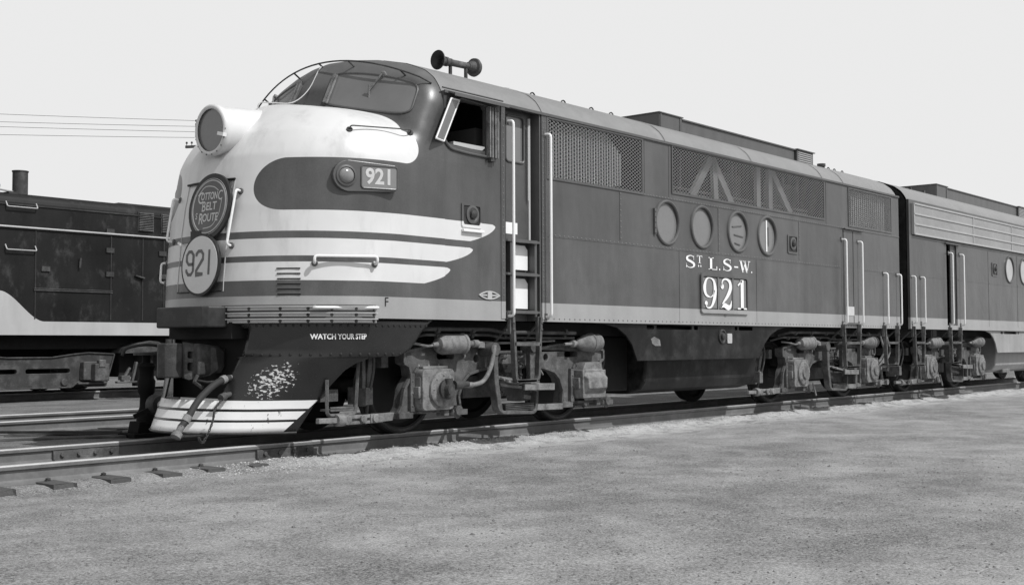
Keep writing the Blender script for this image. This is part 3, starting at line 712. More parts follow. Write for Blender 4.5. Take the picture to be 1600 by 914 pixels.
# headlight barrel
mb = MB(); hc = Vector((-1.97, -.03, 3.125)); ax = Vector((1, 0, .03))
mb.lathe(hc, ax, [(0, .215), (-.012, .235), (.0, .258), (.03, .265), (.06, .258), (.09, .250), (.55, .27), (1.1, .27)], 44, cap0=False); hl = mb.build('headlight', MT['livery'], A, sharp=80)
mb = MB(); mb.lathe(hc+Vector((.02, 0, 0)), ax, [(0, .218), (.003, .218)], 36); mb.build('lens', MT['pglass'], hl)
mb = MB(); mb.beam(hc+Vector((-.03, -.19, -.06)), hc+Vector((-.02, -.27, -.08)), .05, .035); mb.build('latch', MT['chrome'], hl)
mb = MB(); [mb.dome(hc+Vector((-.0, .25*math.cos(a), .25*math.sin(a))), (-1, 0, 0), .010) for a in np.linspace(3.2, 6.0, 9)]; mb.build('rivets', MT['dark'], hl)
# medallion and number disc on the nose door
def wrapbox(y0, y1, z0, z1, r=.006, name='nose_door', mat='light'):
    P = [F3(y0, z) for z in np.linspace(z0, z1, 14)]+[F3(y, z1) for y in np.linspace(y0, y1, 8)[1:]]+[F3(y1, z) for z in np.linspace(z1, z0, 14)[1:]]+[F3(y, z0) for y in np.linspace(y1, y0, 8)[1:-1]]
    mb = MB(); mb.tube([off(p, .002) for p in P], r, 6, closed=True); return mb.build(name, MT[mat], A)
nd = wrapbox(-.37, .40, 1.49, 2.60)
mb = MB(); mb.tube([off(F3(y, 2.60), .02) for y in np.linspace(-.38, .41, 9)], .012, 6); mb.tube([off(F3(y, 1.49), .012) for y in np.linspace(-.36, .39, 9)], .008, 6); mb.build('drip_ledge', MT['black'], nd)
mb = MB(); mb.cyl(off(F3(.40, 2.0), .03), off(F3(.28, 1.97), .06), .014, 8); mb.build('door_handle', MT['chrome'], nd)
def plate(cy, cz, xf, tilt, parts):     # flat round plate standing off the nose
    n = Vector((-math.cos(tilt), 0, math.sin(tilt))); up = Vector((math.sin(tilt), 0, math.cos(tilt))); rt = Vector((0, -1, 0)); c = Vector((xf, cy, cz)); return c, n, rt, up
MT['bglyph'] = simple('badge_letter_paint', .55, .5)
c, n, rt, up = plate(-.12, 2.335, -2.03, .13, 0)
def ringface(mb, c, n, r0, r1, h0, h1, seg=48):
    mb.lathe(c, n, [(h0, r0), (h1, r0), (h1, r1), (h0, r1), (h0, r0)] if r0 > 0 else [(h0, r1), (h1, r1)], seg, cap0=(r0 == 0), cap1=(r0 == 0))
mb = MB(); ringface(mb, c, n, 0, .340, -.02, .010); md = mb.build('medallion', MT['black'], A)
mb = MB(); ringface(mb, c, n, .262, .275, .010, .016); ringface(mb, c, n, .285, .290, .010, .013); mb.build('outer_ring', MT['light'], md)
mb = MB(); ringface(mb, c, n, 0, .262, .0101, .0125); mb.build('badge_field', MT['dark'], md)
mb = MB(); q = c+n*.0145
for s_, y_, z, sz, w_ in (('OTTON', -.01, .105, .105, .72), ('ELT', .04, .0, .115, .95), ('OUTE', .04, -.115, .115, .85)): put(mb, text2d(s_, sz, .002, w_), q+up*z+rt*y_, rt, up)
for s_, y_, z, sz in (('C', -.15, .09, .17), ('C', .17, .10, .14), ('B', -.085, .0, .15), ('S', -.19, -.09, .09), ('R', -.11, -.125, .16)): put(mb, text2d(s_, sz, .001, .8), q+up*z+rt*y_, rt, up)
put(mb, sspline([(-.20, .12), (-.10, .205), (.04, .20), (.13, .155)], [.008]*4), q, rt, up); put(mb, sspline([(.20, .06), (.19, -.02), (.17, -.1), (.08, -.2), (-.06, -.22)], [.008]*5), q, rt, up)
mb.build('badge_lettering', MT['bglyph'], md)
c, n, rt, up = plate(-.075, 1.755, -2.105, .05, 0)
mb = MB(); ringface(mb, c, n, 0, .312, -.02, .008); nd_ = mb.build('number_disc', MT['black'], A)
mb = MB(); ringface(mb, c, n, 0, .287, .0081, .012); mb.build('disc_face', simple('dull_white_paint', .62, .5, var=.12, scale=4), nd_)
mb = MB(); q = c+n*.0145
for ch, x0, k in (('9', -.215, 1), ('2', -.055, 1), ('1', .10, 1)): put(mb, strip([(x0+a*.22, -.105+b*.23) for a, b in OCT[ch]], .032), q+up*.01, rt, up)
mb.build('numeral', MT['dark'], nd_)
mb = MB(); mb.box(-2.09, -2.04, -.05, .12, 2.0, 2.10); mb.build('disc_bracket', MT['black'], nd_)

# number board housing with classification lamp, one each side
def number_board(s):
    cx_, cz_ = -1.125, 2.605; c = Vector((cx_, s*1.375, cz_)); t = Vector((.93, s*.37, 0)).normalized(); n = Vector((-.37, s*.93, 0)).normalized()
    def mp(a, d, z): return c+t*a+n*d+Vector((0, 0, z))
    def out(dz, da): return [(-.17+(-.175+da)*1.0*math.cos(k), (.155-dz)*math.sin(k)) for k in np.linspace(-math.pi/2, math.pi/2, 13)][::-1]
    O = [(-.17-(.17)*math.cos(k), .155*math.sin(k)) for k in np.linspace(math.pi/2, -math.pi/2, 13)]+[(p[0], p[1]) for p in [(.30, -.135), (.345, -.10), (.345, .095), (.31, .13)]]
    mb = MB(); mb.prism(O, -.10, .075, fn=lambda a, d, z: mp(a, d, z)); h = mb.build('number_board', MT['livery_dark'], A, bevel=.025)
    mb = MB(); mb.prism(rrect(-.045, .325, -.105, .105, .02), .0755, .080, fn=lambda a, d, z: mp(a, d, z)); mb.build('glass', MT['bglass'], h)
    mb = MB(); mb.tube([mp(a, .08, z) for a, z in rrect(-.05, .33, -.11, .11, .025)], .008, 6, closed=True); mb.build('frame', MT['livery_dark'], h)
    mb = MB(); put(mb, text2d('921', .215, .006, .92), mp(.14 if s < 0 else .14, .0825, 0), t*(1 if s < 0 else -1), (0, 0, 1)); mb.build('numeral', MT['numl'], h)
    lc = mp(-.205, .072, 0.0); mb = MB(); mb.lathe(lc, n, [(0, .105), (.015, .105), (.02, .085), (.0, .08)], 26, cap1=False); mb.build('lamp_rim', MT['livery_dark'], h)
    mb = MB(); mb.lathe(lc, n, [(0, .082), (.02, .074), (.036, .05), (.044, .02)], 24); mb.build('lens', MT['lens'], h)
MT['livery_dark'] = simple('capsule_paint', .085, .35, var=.2, scale=4)
number_board(-1); number_board(1)

# anticlimber and ledge bars
mb = MB(); O = [(-2.30, .38), (-2.30, -.38), (-2.26, -.43), (-2.10, -.46), (-1.95, -.46), (-1.95, .46), (-2.10, .46), (-2.26, .43)]
mb.add([(x, y, z) for z in (1.13, 1.335) for x, y in O], [tuple(range(8)), tuple(range(15, 7, -1))]+[(i, (i+1) % 8, 8+(i+1) % 8, 8+i) for i in range(8)])
mb.build('anticlimber', MT['black'], A, bevel=.015)
def ledge(z0, z1, h, y_start=-.36, xend=-1.09):
    P = []
    for x in np.linspace(xend, -1.95, 26):
        y = sy(x, 1.27); P.append((x, y))
    xs = [p for p in P if p[1] < -.2]
    for y in np.linspace(xs[-1][1]+.03, y_start, 8): xs.append((fx(y, 1.27), y))
    xs = [p for p in xs if p[1] <= y_start+.001]
    out = []; n = len(xs)
    for i, (x, y) in enumerate(xs):
        N = nrm((x, y, 1.27)); out.append((Vector((x, y, 0))+Vector((N.x, N.y, 0))*h, Vector((x, y, 0))-Vector((N.x, N.y, 0))*.01))
    vs = [];
    for a, b in out: vs += [(a.x, a.y, z0), (a.x, a.y, z1), (b.x, b.y, z1), (b.x, b.y, z0)]
    fs = [(4*i+k, 4*i+(k+1) % 4, 4*i+4+(k+1) % 4, 4*i+4+k) for i in range(n-1) for k in range(4)]+[(0, 1, 2, 3), tuple(4*(n-1)+k for k in (3, 2, 1, 0))]
    mb = MB(); mb.add(vs, fs); return mb, out
for z in (1.175, 1.235, 1.295):
    mb, o_ = ledge(z-.004, z+.030, .030); mb2, o2 = ledge(z+.027, z+.036, .055); mb.v += []; n0 = len(mb.v); mb.add(mb2.v, mb2.f); lb = mb.build('ledge_bar', MT['light'], A)
    mb = MB(); idx = np.linspace(1, len(o_)-2, 7).astype(int)
    for i in idx: a, b = o_[i]; N = (a-b).normalized(); mb.dome((a.x, a.y, z+.012), N, .018)
    mb.build('bolt', MT['castd'], lb)
a, b = o_[8], o_[0]
mb, o_ = ledge(1.165, 1.345, .006); mb.build('ledge_backing', MT['dark'], A)
grab(S3(-1.60, 1.315), S3(-1.10, 1.315), .09, .014)

# pilot
def pilot_outline(z):
    F = np.interp(z, [.12, .42, .83, .86, 1.22], [-2.40, -2.22, -2.05, -2.02, -2.02]); w = np.interp(z, [.12, .42, .83, .86, 1.22], [1.18, 1.28, 1.45, 1.46, 1.475])
    x0 = -.75; n = 2.15; P = []
    for k in np.linspace(0, math.pi/2, 60):
        P.append((x0-(x0-F)*abs(math.sin(k))**(2/n), -w*abs(math.cos(k))**(2/n)))
    half = [(x, -w) for x in np.linspace(-.2, -.75, 14)[:-1]]+P; return half
def xrear(z): return np.interp(z, [.12, .42, .60, .75, .83, .845, .90, 1.0, 1.10, 1.22], [-1.66, -1.50, -1.38, -1.27, -1.08, -.72, -.58, -.48, -.40, -.24])
def pilot_rows(zs, n=70):
    rows = []
    for z in zs:
        H = pilot_outline(z); xr = xrear(z); H2 = [p for p in H if p[0] < xr]; 
        i0 = next(i for i, p in enumerate(H) if p[0] < xr)
        if i0 > 0:
            a, b = H[i0-1], H[i0]; t = (xr-a[0])/(b[0]-a[0]); H2 = [(xr, a[1]+(b[1]-a[1])*t)]+H2
        L = [0]; 
        for a, b in zip(H2[:-1], H2[1:]): L.append(L[-1]+math.hypot(a[0]-b[0], a[1]-b[1]))
        s_ = np.linspace(0, L[-1], n); xs = np.interp(s_, L, [p[0] for p in H2]); ys = np.interp(s_, L, [p[1] for p in H2])
        rows.append([(x, y, z) for x, y in zip(xs, ys)]+[(x, -y, z) for x, y in list(zip(xs, ys))[-2::-1]])
    return rows
zs = np.array([.12, .17, .22, .27, .32, .37, .42, .47, .53, .59, .65, .71, .77, .83, .845, .88, .92, .96, 1.0, 1.04, 1.08, 1.12, 1.16, 1.215]); rows = pilot_rows(zs)
mb = MB(); nn = len(rows[0]); vs = [p for r in rows for p in r]; fs = []
for j in range(len(rows)-1):
    for i in range(nn-1):
        q = [rows[j][i], rows[j][i+1], rows[j+1][i+1], rows[j+1][i]]; zc = sum(p[2] for p in q)/4; yc = sum(p[1] for p in q)/4; xc = sum(p[0] for p in q)/4
        lim = .44+.10*(zc-.42)/.4
        if .42 < zc < 1.12 and abs(yc) < lim and xc < -1.6: continue
        fs.append((j*nn+i, j*nn+i+1, (j+1)*nn+i+1, (j+1)*nn+i))
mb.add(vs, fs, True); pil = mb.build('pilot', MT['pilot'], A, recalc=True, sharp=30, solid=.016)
mb = MB(); r0 = pilot_rows([.12])[0]; mb.tube([(x, y, .115) for x, y, z in r0], .022, 6, flat=.6); mb.build('bottom_lip', MT['castd'], pil)
mb = MB()
H = pilot_rows([.85])[0]; Ls = [p for p in H if p[1] < -.5][::3]
for x, y, z in Ls: N = Vector((x+1.0 if x < -1 else 0, y, 0)); mb.dome((x+N.x*.008, y+N.y*.008, .865), N, .016)
H = pilot_rows([1.14])[0]; Ls = [p for p in H if p[1] < -.5][::2]
for x, y, z in Ls: N = Vector((x+1.0 if x < -1 else 0, y, 0)); mb.dome((x+N.x*.008, y+N.y*.008, 1.145), N, .014)
mb.build('rivets', MT['black'], pil)
# stencil on the skirt, wrapped round its curve
H = pilot_rows([1.05])[0][:70]
def onskirt(x): xs = [p[0] for p in H][::-1]; ys = [p[1] for p in H][::-1]; return float(np.interp(x, xs, ys))
v, f = text2d('WATCH YOUR STEP', .072, .002, .72); mb = MB(); mb.add([(-1.37+a, onskirt(-1.37+a)-.020, 1.035+b) for a, b in v], f); mb.build('lettering', MT['white'], pil)
# dark pocket behind the pilot opening
mb = MB(); mb.box(-1.85, -1.6, -.75, .75, .42, 1.2); mb.box(-2.06, -1.6, -.52, .52, 1.02, 1.18); mb.build('draft_pocket', MT['void'], A)
# coupler
mb = MB()
mb.box(-2.28, -1.6, -.14, .14, .72, .92)
mb.prism([(-2.30, .66), (-2.02, .68), (-1.98, .74), (-1.98, .90), (-2.05, .95), (-2.30, .98)], -.17, .13)
cp = mb.build('coupler', MT['castd'], A, bevel=.02, loc=(0, 0, 0))
mb = MB(); O = [(-2.52, .20), (-2.56, .12), (-2.55, .02), (-2.48, -.03), (-2.38, -.02), (-2.34, .05), (-2.40, .10), (-2.36, .16), (-2.28, .18), (-2.24, .22), (-2.40, .26)]
mb.add([(x, y, z) for z in (.64, .98) for x, y in O], [tuple(range(11)), tuple(range(21, 10, -1))]+[(i, (i+1) % 11, 11+(i+1) % 11, 11+i) for i in range(11)]); mb.build('knuckle', MT['castd'], cp, bevel=.015)
mb = MB(); y0, y1 = -.20, -.165
O = [(-2.44, .99), (-2.02, .93), (-1.98, .72), (-2.10, .66), (-2.38, .62), (-2.44, .64)]
def fn_(x, y, z): return (x*.6+-.95, y-.18*(x+2.2)+.0, z)
mb.prism(O, y0, y1, [rrect(-2.40, -2.27, .83, .90, .02), rrect(-2.40, -2.27, .71, .79, .02), rrect(-2.19, -2.10, .80, .86, .02), rrect(-2.19, -2.10, .71, .77, .02)], fn=lambda x, y, z: (x*.62-.86, y-.35*(x+2.0), z)); mb.build('guard_arm', MT['castd'], cp, bevel=.006)
mb = MB(); mb.cyl((-2.45, .10, .98), (-2.45, .10, 1.02), .035, 10); mb.tube([(-2.3, -.1, .62), (-2.28, -.3, .60), (-2.2, -.5, .62)], .012, 6); mb.tube([(-2.25, -.12, .70), (-2.35, -.18, .60), (-2.28, -.22, .54)], .02, 6); mb.build('uncoupling_lever', MT['castd'], cp)
cp.location.x = .11
# air hose and chain
mb = MB(); mb.tube(spline([(-2.06, -.50, .64), (-2.18, -.52, .615), (-2.30, -.54, .56), (-2.46, -.56, .44), (-2.60, -.58, .27), (-2.67, -.585, .20)], 6), .034, 10); ah = mb.build('air_hose', MT['rubber'], A)
mb = MB(); mb.cyl((-2.0, -.5, .655), (-2.13, -.515, .63), .026, 10); mb.cyl((-2.12, -.51, .633), (-2.17, -.52, .618), .042, 10); mb.cyl((-2.58, -.577, .30), (-2.62, -.582, .25), .042, 10); mb.lathe((-2.66, -.585, .21), (-.6, -.1, -.8), [(0, .034), (.06, .03), (.07, .05), (.12, .05), (.13, .02)], 12); mb.build('hose_fitting', MT['castl'], ah)
mb = MB(); mb.cyl((-2.0, -.52, .50), (-2.17, -.56, .47), .028, 10); mb.cyl((-2.15, -.555, .475), (-2.22, -.575, .455), .036, 10); mb.build('pipe_stub', MT['castd'], A)
mb = MB(); pts = spline([(-2.28, -.66, .43), (-2.36, -.68, .36), (-2.38, -.68, .26), (-2.43, -.69, .16), (-2.50, -.70, .06), (-2.53, -.70, .07), (-2.55, -.70, .10)], 5)
for i, (a, b) in enumerate(zip(pts[:-1], pts[1:])):
    d = (b-a); c_ = (a+b)/2; t = d.normalized(); w_ = Vector((0, 1, 0)) if i % 2 else Vector((1, 0, 0)); w_ = (w_-t*w_.dot(t)).normalized()
    mb.tube([c_+t*.018*math.cos(k)+w_*.010*math.sin(k) for k in np.linspace(0, 2*math.pi, 9)[:-1]], .0045, 5, closed=True)
mb.build('chain', MT['castd'], A)

# fuel tank between the trucks
def tank(parent, dx, up, lo, skirt_z=.75):
    O = [(2.30+dx, 1.213), (2.60+dx, 1.213), (2.85+dx, 1.20), (3.10+dx, 1.16), (3.28+dx, 1.07), (3.42+dx, .95), (3.53+dx, .76), (3.54+dx, .74), (6.74+dx, .74), (6.78+dx, .80), (6.92+dx, .95), (7.10+dx, 1.08), (7.32+dx, 1.16), (7.6+dx, 1.20), (7.95+dx, 1.213)]
    sl = [rrect(3.76+dx, 3.93+dx, 1.145, 1.20, .01, 2), rrect(3.99+dx, 4.86+dx, 1.145, 1.20, .01, 2), rrect(4.92+dx, 5.02+dx, 1.145, 1.20, .01, 2), rrect(6.03+dx, 6.10+dx, 1.145, 1.20, .01, 2), rrect(6.15+dx, 6.55+dx, 1.145, 1.20, .01, 2)]
    mb = MB(); mb.prism([(x, z) for x, z in O], 1.43, 1.455); mb.build('fuel_tank_skirt', up, parent)
    mb = MB(); mb.prism(O, -1.455, -1.43, sl); t = mb.build('fuel_tank_skirt', up, parent, bevel=.006)
    mb = MB(); Q = [(-1.28, .76), (-1.25, .46), (-1.17, .35), (-.95, .29), (.95, .29), (1.17, .35), (1.25, .46), (1.28, .76), (1.28, 1.2), (-1.28, 1.2)]; n = len(Q)
    mb.add([(x+dx, y, z) for x in (4.0, 7.0) for y, z in Q], [tuple(range(n)), tuple(range(2*n-1, n-1, -1))]+[(i, (i+1) % n, n+(i+1) % n, n+i) for i in range(n)]); mb.build('fuel_tank', lo, parent, bevel=.03)
    return t
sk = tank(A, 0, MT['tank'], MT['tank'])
mb = MB(); mb.box(2.95, 3.98, -1.0, 1.0, .34, 1.05); mb.build('dark_filler_block', MT['void'], A, bevel=.02)  # black box added to keep the gap behind the lead truck dark
mb = MB(); mb.box(7.02, 7.5, -.9, .9, .45, 1.05); mb.build('dark_underbody_block', MT['void'], A, bevel=.02)  # another added black box, darkening the gap ahead of the rear truck
mb = MB(); mb.lathe((5.66, -1.455, 1.06), (0, -1, 0), [(0, .10), (.02, .10), (.025, .08), (.01, .07)], 22); mb.lathe((5.66, -1.465, 1.06), (0, -1, 0), [(0, .05), (.03, .045), (.04, .02)], 12); mb.build('filler_cap', MT['castd'], sk)
mb = MB(); mb.prism(rrect(5.80, 5.93, .96, 1.10, .02), -1.468, -1.456); put(mb, disc2(0, 0, .035), (5.865, -1.47, 1.03)); mb.build('gauge_plate', MT['light'], sk)
mb = MB(); mb.prism([(3.85, 1.02), (3.93, 1.05), (4.06, 1.01), (4.08, .93), (3.95, .93), (3.88, .96)], -1.458, -1.4555); mb.build('scuff_patch', MT['castl'], sk)
# ------------------------------------------------------------------ trucks
WR = .508
def wheel_prof(s, yc):
    # lathe profile along +y (outboard face first for s=-1)
    return [(0, .07), (0, .10), (.02, .11), (.035, .16), (.055, .40), (.03, .435), (.0, .44), (-.0, WR-.012), (.012, WR-.002), (.115, WR+.003), (.13, WR+.025), (.15, WR+.025), (.155, .45), (.12, .42), (.12, .12), (.16, .11), (.16, .07)]
def make_truck(parent, cx, kinds, hose=False):
    ax_ = 1.372; yo, yi = -1.21, -1.09
    half = [(0, .87), (.30, .87), (.50, .91), (.80, .945), (1.35, .955), (1.55, .91), (1.76, .88), (1.76, .765), (1.68, .73), (1.66, .62), (1.75, .50), (1.79, .32), (1.84, .25), (1.60, .25), (1.61, .66), (1.57, .71), (1.17, .71), (1.13, .66), (1.13, .25), (.90, .25), (.93, .40), (.86, .55), (.76, .63), (.55, .68), (.25, .70), (0, .70)]
    # the leg outside each box leans in at mid height
    half = [(u, z) if not (1.70 < u < 1.80 and .3 < z < .6) else (u-.0, z) for u, z in half]
    O = [(u, z) for u, z in half]+[(-u, z) for u, z in reversed(half)][1:-1]
    O = [(cx+u, z) for u, z in O]; holes = [circ(cx-.62, .80, .045, 12), circ(cx+.62, .80, .045, 12), rrect(cx-1.25, cx-.98, .80, .87, .03, 3), rrect(cx+.98, cx+1.25, .80, .87, .03, 3)]
    mb = MB(); mb.prism(O, yo, yi, holes); far = MB(); far.prism([(x, z) for x, z in O], 1.09, 1.21)
    n = len(O)
    for i in range(n):
        a, b = O[i], O[(i+1) % n]
        if abs(a[0]-b[0])+abs(a[1]-b[1]) > .02: mb.beam((a[0], yo-.008, a[1]), (b[0], yo-.008, b[1]), .03, .045, up=(0, 1, 0))
    for s in (-1, 1):
        mb.box(cx+s*1.9-.05, cx+s*1.9+.05, -1.09, 1.09, .72, .86)
        for r in (-1, 1):
            c = cx+s*ax_+r*.385; mb.box(c-.10, c+.17 if r > 0 else c+.10, yo-.05, yi, .195, .255); mb.dome((c-.03, yo-.01, .255), (0, 0, 1), .025, .05)
            lx = cx+s*ax_+r*.285; mb.box(lx-.03, lx+.03, yo-.045, yo, .26, .66)
            for z in (.32, .45, .58): mb.dome((lx, yo-.045, z), (0, -1, 0), .016)
    mb.box(cx-.25, cx+.25, -1.15, 1.15, .55, .88); mb.box(cx-.5, cx+.5, -.9, .9, .35, .6)
    T = mb.build('truck', MT['cast'], parent, bevel=.008, loc=(cx, 0, 0))
    T_ = T; far.build('side_frame', MT['castd'], T)
    # wheels
    for s in (-1, 1):
        for sd_ in (-1, 1):
            mb = MB(); mb.lathe((cx+s*ax_, sd_*.80, WR), (0, -sd_, 0), wheel_prof(sd_, 0), 48, cap0=False, cap1=False); w = mb.build('wheel', MT['wheel'], T_)
            if sd_ < 0:
                mb = MB(); mb.lathe((cx+s*ax_, -.803, WR), (0, -1, 0), [(-.004, .455), (.004, .458), (.004, .482), (-.004, .485)], 48, cap0=False, cap1=False); mb.build('rim', MT['castd'], w)
        mb = MB(); mb.cyl((cx+s*ax_, -1.1, WR), (cx+s*ax_, 1.1, WR), .085, 14); mb.build('axle', MT['castd'], T_)
        mb = MB(); mb.box(cx+s*.62-.3, cx+s*.62+.3, -.6, .6, .3, .75); mb.build('traction_motor', MT['void'], T_)
    # axle boxes
    for s, kind in zip((-1, 1), kinds):
        c = cx+s*ax_; mb = MB()
        if kind == 'lid':
            mb.box(c-.24, c+.23, -1.38, -1.10, .30, .64)
            B6 = [(-.22, -1.36, .34), (.21, -1.36, .34), (.22, -1.35, .60), (.19, -1.28, .735), (-.14, -1.28, .735), (-.23, -1.35, .60)]; F6 = [(-.19, -1.44, .42), (.18, -1.44, .42), (.19, -1.44, .54), (.18, -1.43, .555), (-.18, -1.43, .555), (-.20, -1.44, .54)]; K6 = [(-.14, -1.33, .27), (.13, -1.33, .27)]
            mb.add([(c+a, b_, z_) for a, b_, z_ in B6+F6+K6], [(6, 7, 8, 9, 10, 11)]+[(i, (i+1) % 6, 6+(i+1) % 6, 6+i) for i in range(6)]+[(12, 13, 1, 0)]); mb.prism([(c-.22, .34), (c+.21, .34), (c+.22, .60), (c+.19, .735), (c-.14, .735), (c-.23, .60)], -1.35, -1.12)
            mb.box(c-.27, c-.225, -1.34, -1.22, .42, .55)
            for q in ((c-.12, -1.345, .70), (c+.02, -1.345, .70), (c+.15, -1.345, .70)): mb.dome(q, (0, -.8, .6), .016)
            J = mb.build('axle_box', MT['castl'], T_, bevel=.012)
        else:
            mb.prism(rrect(c-.245, c+.235, .27, .70, .05, 3), -1.36, -1.10)
            mb.box(c-.25, c-.20, -1.33, -1.15, .34, .62); mb.box(c-.275, c-.22, -1.33, -1.24, .40, .52)
            mb.box(c-.18, c+.20, -1.30, -1.12, .70, .73)
            for x in (c-.15, c, c+.15): mb.dome((x, -1.2, .73), (0, 0, 1), .02, .03)
            J = mb.build('axle_box', MT['castl'], T_, bevel=.015)
            mb = MB(); mb.lathe((c+.03, -1.36, .49), (0, -1, 0), [(0, .185), (.03, .185), (.04, .17), (.04, .10), (.065, .09), (.065, .0)], 30, cap1=False)
            for k in range(8): mb.dome((c+.03+.145*math.cos(k*.785), -1.40, .49+.145*math.sin(k*.785)), (0, -1, 0), .016)
            cv = mb.build('cover', MT['castl'], J)
            if kind == 'drive':
                mb = MB(); mb.lathe((c+.03, -1.42, .49), (0, -1, 0), [(0, .10), (.04, .11), (.05, .07), (.10, .06)], 16); mb.lathe((c+.08, -1.50, .53), (1, -.1, .05), [(0, .05), (.10, .05), (.12, .035), (.2, .03)], 14); mb.cyl((c+.03, -1.49, .40), (c+.03, -1.47, .60), .045, 10); mb.build('recorder_drive', MT['castd'], J)
        mb = MB(); mb.box(c-.20, c+.20, -1.27, -1.12, .235, .27); mb.tube([(c+.25, -1.3, .24), (c+.36, -1.3, .19)], .035, 8); mb.box(c+.12, c+.20, -1.32, -1.2, .2, .30); mb.cyl((c+.32, -1.36, .25), (c+.32, -1.26, .25), .055, 12); mb.build('pedestal_tie', MT['cast'], T_, bevel=.006)
    # brake cylinders
    c = cx-1.33; mb = MB(); mb.lathe((c-.02, -1.31, .955), (1, 0, .02), [(-.07, .022), (-.0, .03), (.01, .075), (.05, .10), (.08, .108), (.36, .105), (.37, .118), (.40, .118), (.41, .085), (.45, .04), (.55, .03), (.56, .045), (.64, .04), (.65, .02), (.72, .02)], 26)
    mb.cyl((c+.37, -1.31, .83), (c+.40, -1.31, .83), .03, 8); bc = mb.build('brake_cylinder', MT['castl'], T_)
    mb = MB(); mb.tube(spline([(c-.05, -1.31, .955), (c-.16, -1.31, .94), (c-.30, -1.28, .965), (c-.42, -1.2, .98)], 5), .014, 7); mb.box(c+.62, c+.72, -1.33, -1.30, .92, .98); mb.build('pipe', MT['castl'], bc)
    c = cx+1.05; mb = MB(); mb.lathe((c-.20, -1.31, .955), (1, 0, .03), [(0, .018), (.14, .02), (.15, .045), (.20, .045), (.21, .03), (.24, .03), (.26, .05), (.42, .105), (.50, .112), (.505, .122), (.53, .122), (.535, .108), (.68, .106), (.71, .085), (.72, .03), (.77, .02)], 26)
    mb.build('brake_cylinder', MT['castl'], T_)
    # swing hanger, spring, foot board
    mb = MB(); y = -1.36
    P = bent([(cx-.52, y, .93), (cx-.50, y, .55), (cx-.43, y, .20), (cx+.20, y, .175), (cx+.22, y, .42)], .08)
    vs = []; n = len(P)
    for i, p in enumerate(P):
        t = (P[min(i+1, n-1)]-P[max(i-1, 0)]).normalized(); w = .035 if i < 8 else .02; nn = Vector((-t.z, 0, t.x))*w
        for dy in (-.05, .05): vs += [p+nn+Vector((0, dy, 0)), p-nn+Vector((0, dy, 0))]
    fs = [];
    for i in range(n-1): a = 4*i; b = a+4; fs += [(a, b, b+2, a+2), (a+1, a+3, b+3, b+1), (a, a+1, b+1, b), (a+2, b+2, b+3, a+3)]
    mb.add(vs, fs); mb.cyl((cx-.52, -1.42, .90), (cx-.52, -1.18, .90), .075, 16); mb.box(cx+.16, cx+.24, -1.35, -1.28, .40, .92); mb.cyl((cx+.20, -1.38, .92), (cx+.20, -1.2, .92), .06, 14)
    mb.build('swing_hanger', MT['cast'], T_, bevel=.008)
    mb = MB()
    for k in range(6): mb.tube([(cx+u, -1.32, .47-.022*k-.07*(1-(u/.42)**2)+.05) for u in np.linspace(-.36+.03*k, .36-.03*k, 11)], .011, 6, flat=3.5)
    for k in range(4): mb.box(cx-.34, cx+.16, -1.40, -1.24, .215+.02*k, .228+.02*k)
    for u in (-.22, -.08, .06): mb.tube([(cx+u+.035*math.cos(a), -1.28+.035*math.sin(a), .60+.02*a/1.0) for a in np.linspace(0, 12, 40)], .011, 6)
    mb.build('leaf_spring', MT['castd'], T_)
    mb = MB()
    for k in range(4): y0 = -1.50+.07*k; mb.obox((cx-.02, y0+.02, .50+.018*k), (.38, 0, -.045), (0, .018, 0), (0, 0, .012))
    mb.obox((cx+.10, -1.53, .475), (.27, 0, -.006), (0, .012, 0), (0, 0, .038)); mb.obox((cx+.33, -1.42, .46), (.02, 0, 0), (0, .12, 0), (0, 0, .03))
    mb.build('foot_board', MT['castl'], T_, bevel=.004)
    # brake rigging
    mb = MB(); y = -1.26
    mb.beam((cx-2.95, y, .23), (cx-2.72, y, .225), .05, .05); mb.cyl((cx-2.72, y, .225), (cx-2.62, y, .225), .06, 12); mb.cyl((cx-2.60, y-.05, .225), (cx-2.60, y+.05, .225), .05, 12); mb.beam((cx-2.6, y, .25), (cx-2.10, y, .245), .03, .035); mb.beam((cx-2.6, y, .19), (cx-2.10, y, .19), .03, .03)
    mb.prism([(cx-2.28, .18), (cx-1.98, .19), (cx-1.96, .27), (cx-2.28, .265)], y-.03, y+.02); mb.cyl((cx-2.22, y-.05, .225), (cx-2.22, y+.03, .225), .045, 12)
    mb.cyl((cx-2.38, y-.04, .225), (cx-2.38, y+.03, .225), .04, 10)
    m2 = MB(); m2.beam((cx+.27, -1.25, .225), (cx+.88, -1.25, .215), .03, .07); m2.build('tie_strap', MT['castl'], T_)
    mb.build('brake_rod', MT['castl'], T_, bevel=.004)
    for s, q in ((-1, -1), (1, 1)):
        mb = MB(); c0 = cx+s*ax_
        for k in range(8):
            a0 = R(180 if q < 0 else 0)+R(-30+k*5.5)*(1 if q > 0 else 1); a1 = a0+R(5.5)
            p = [(c0+r*math.cos(a), -1.02, .46+r*math.sin(a)) for a in (a0, a1) for r in (.54, .61)]
            mb.add([(x, y_, z) for y_ in (-.86, -.68) for x, _, z in p], [(0, 1, 3, 2), (4, 6, 7, 5), (0, 4, 5, 1), (2, 3, 7, 6), (0, 2, 6, 4), (1, 5, 7, 3)])
        mb.beam((c0+q*.64, -1.0, .85), (c0+q*.60, -.9, .45), .05, .03); mb.box(c0+q*.66-.05, c0+q*.66+.05, -1.0, -.72, .34, .52); mb.build('brake_shoe', MT['castl'], T_, bevel=.006)
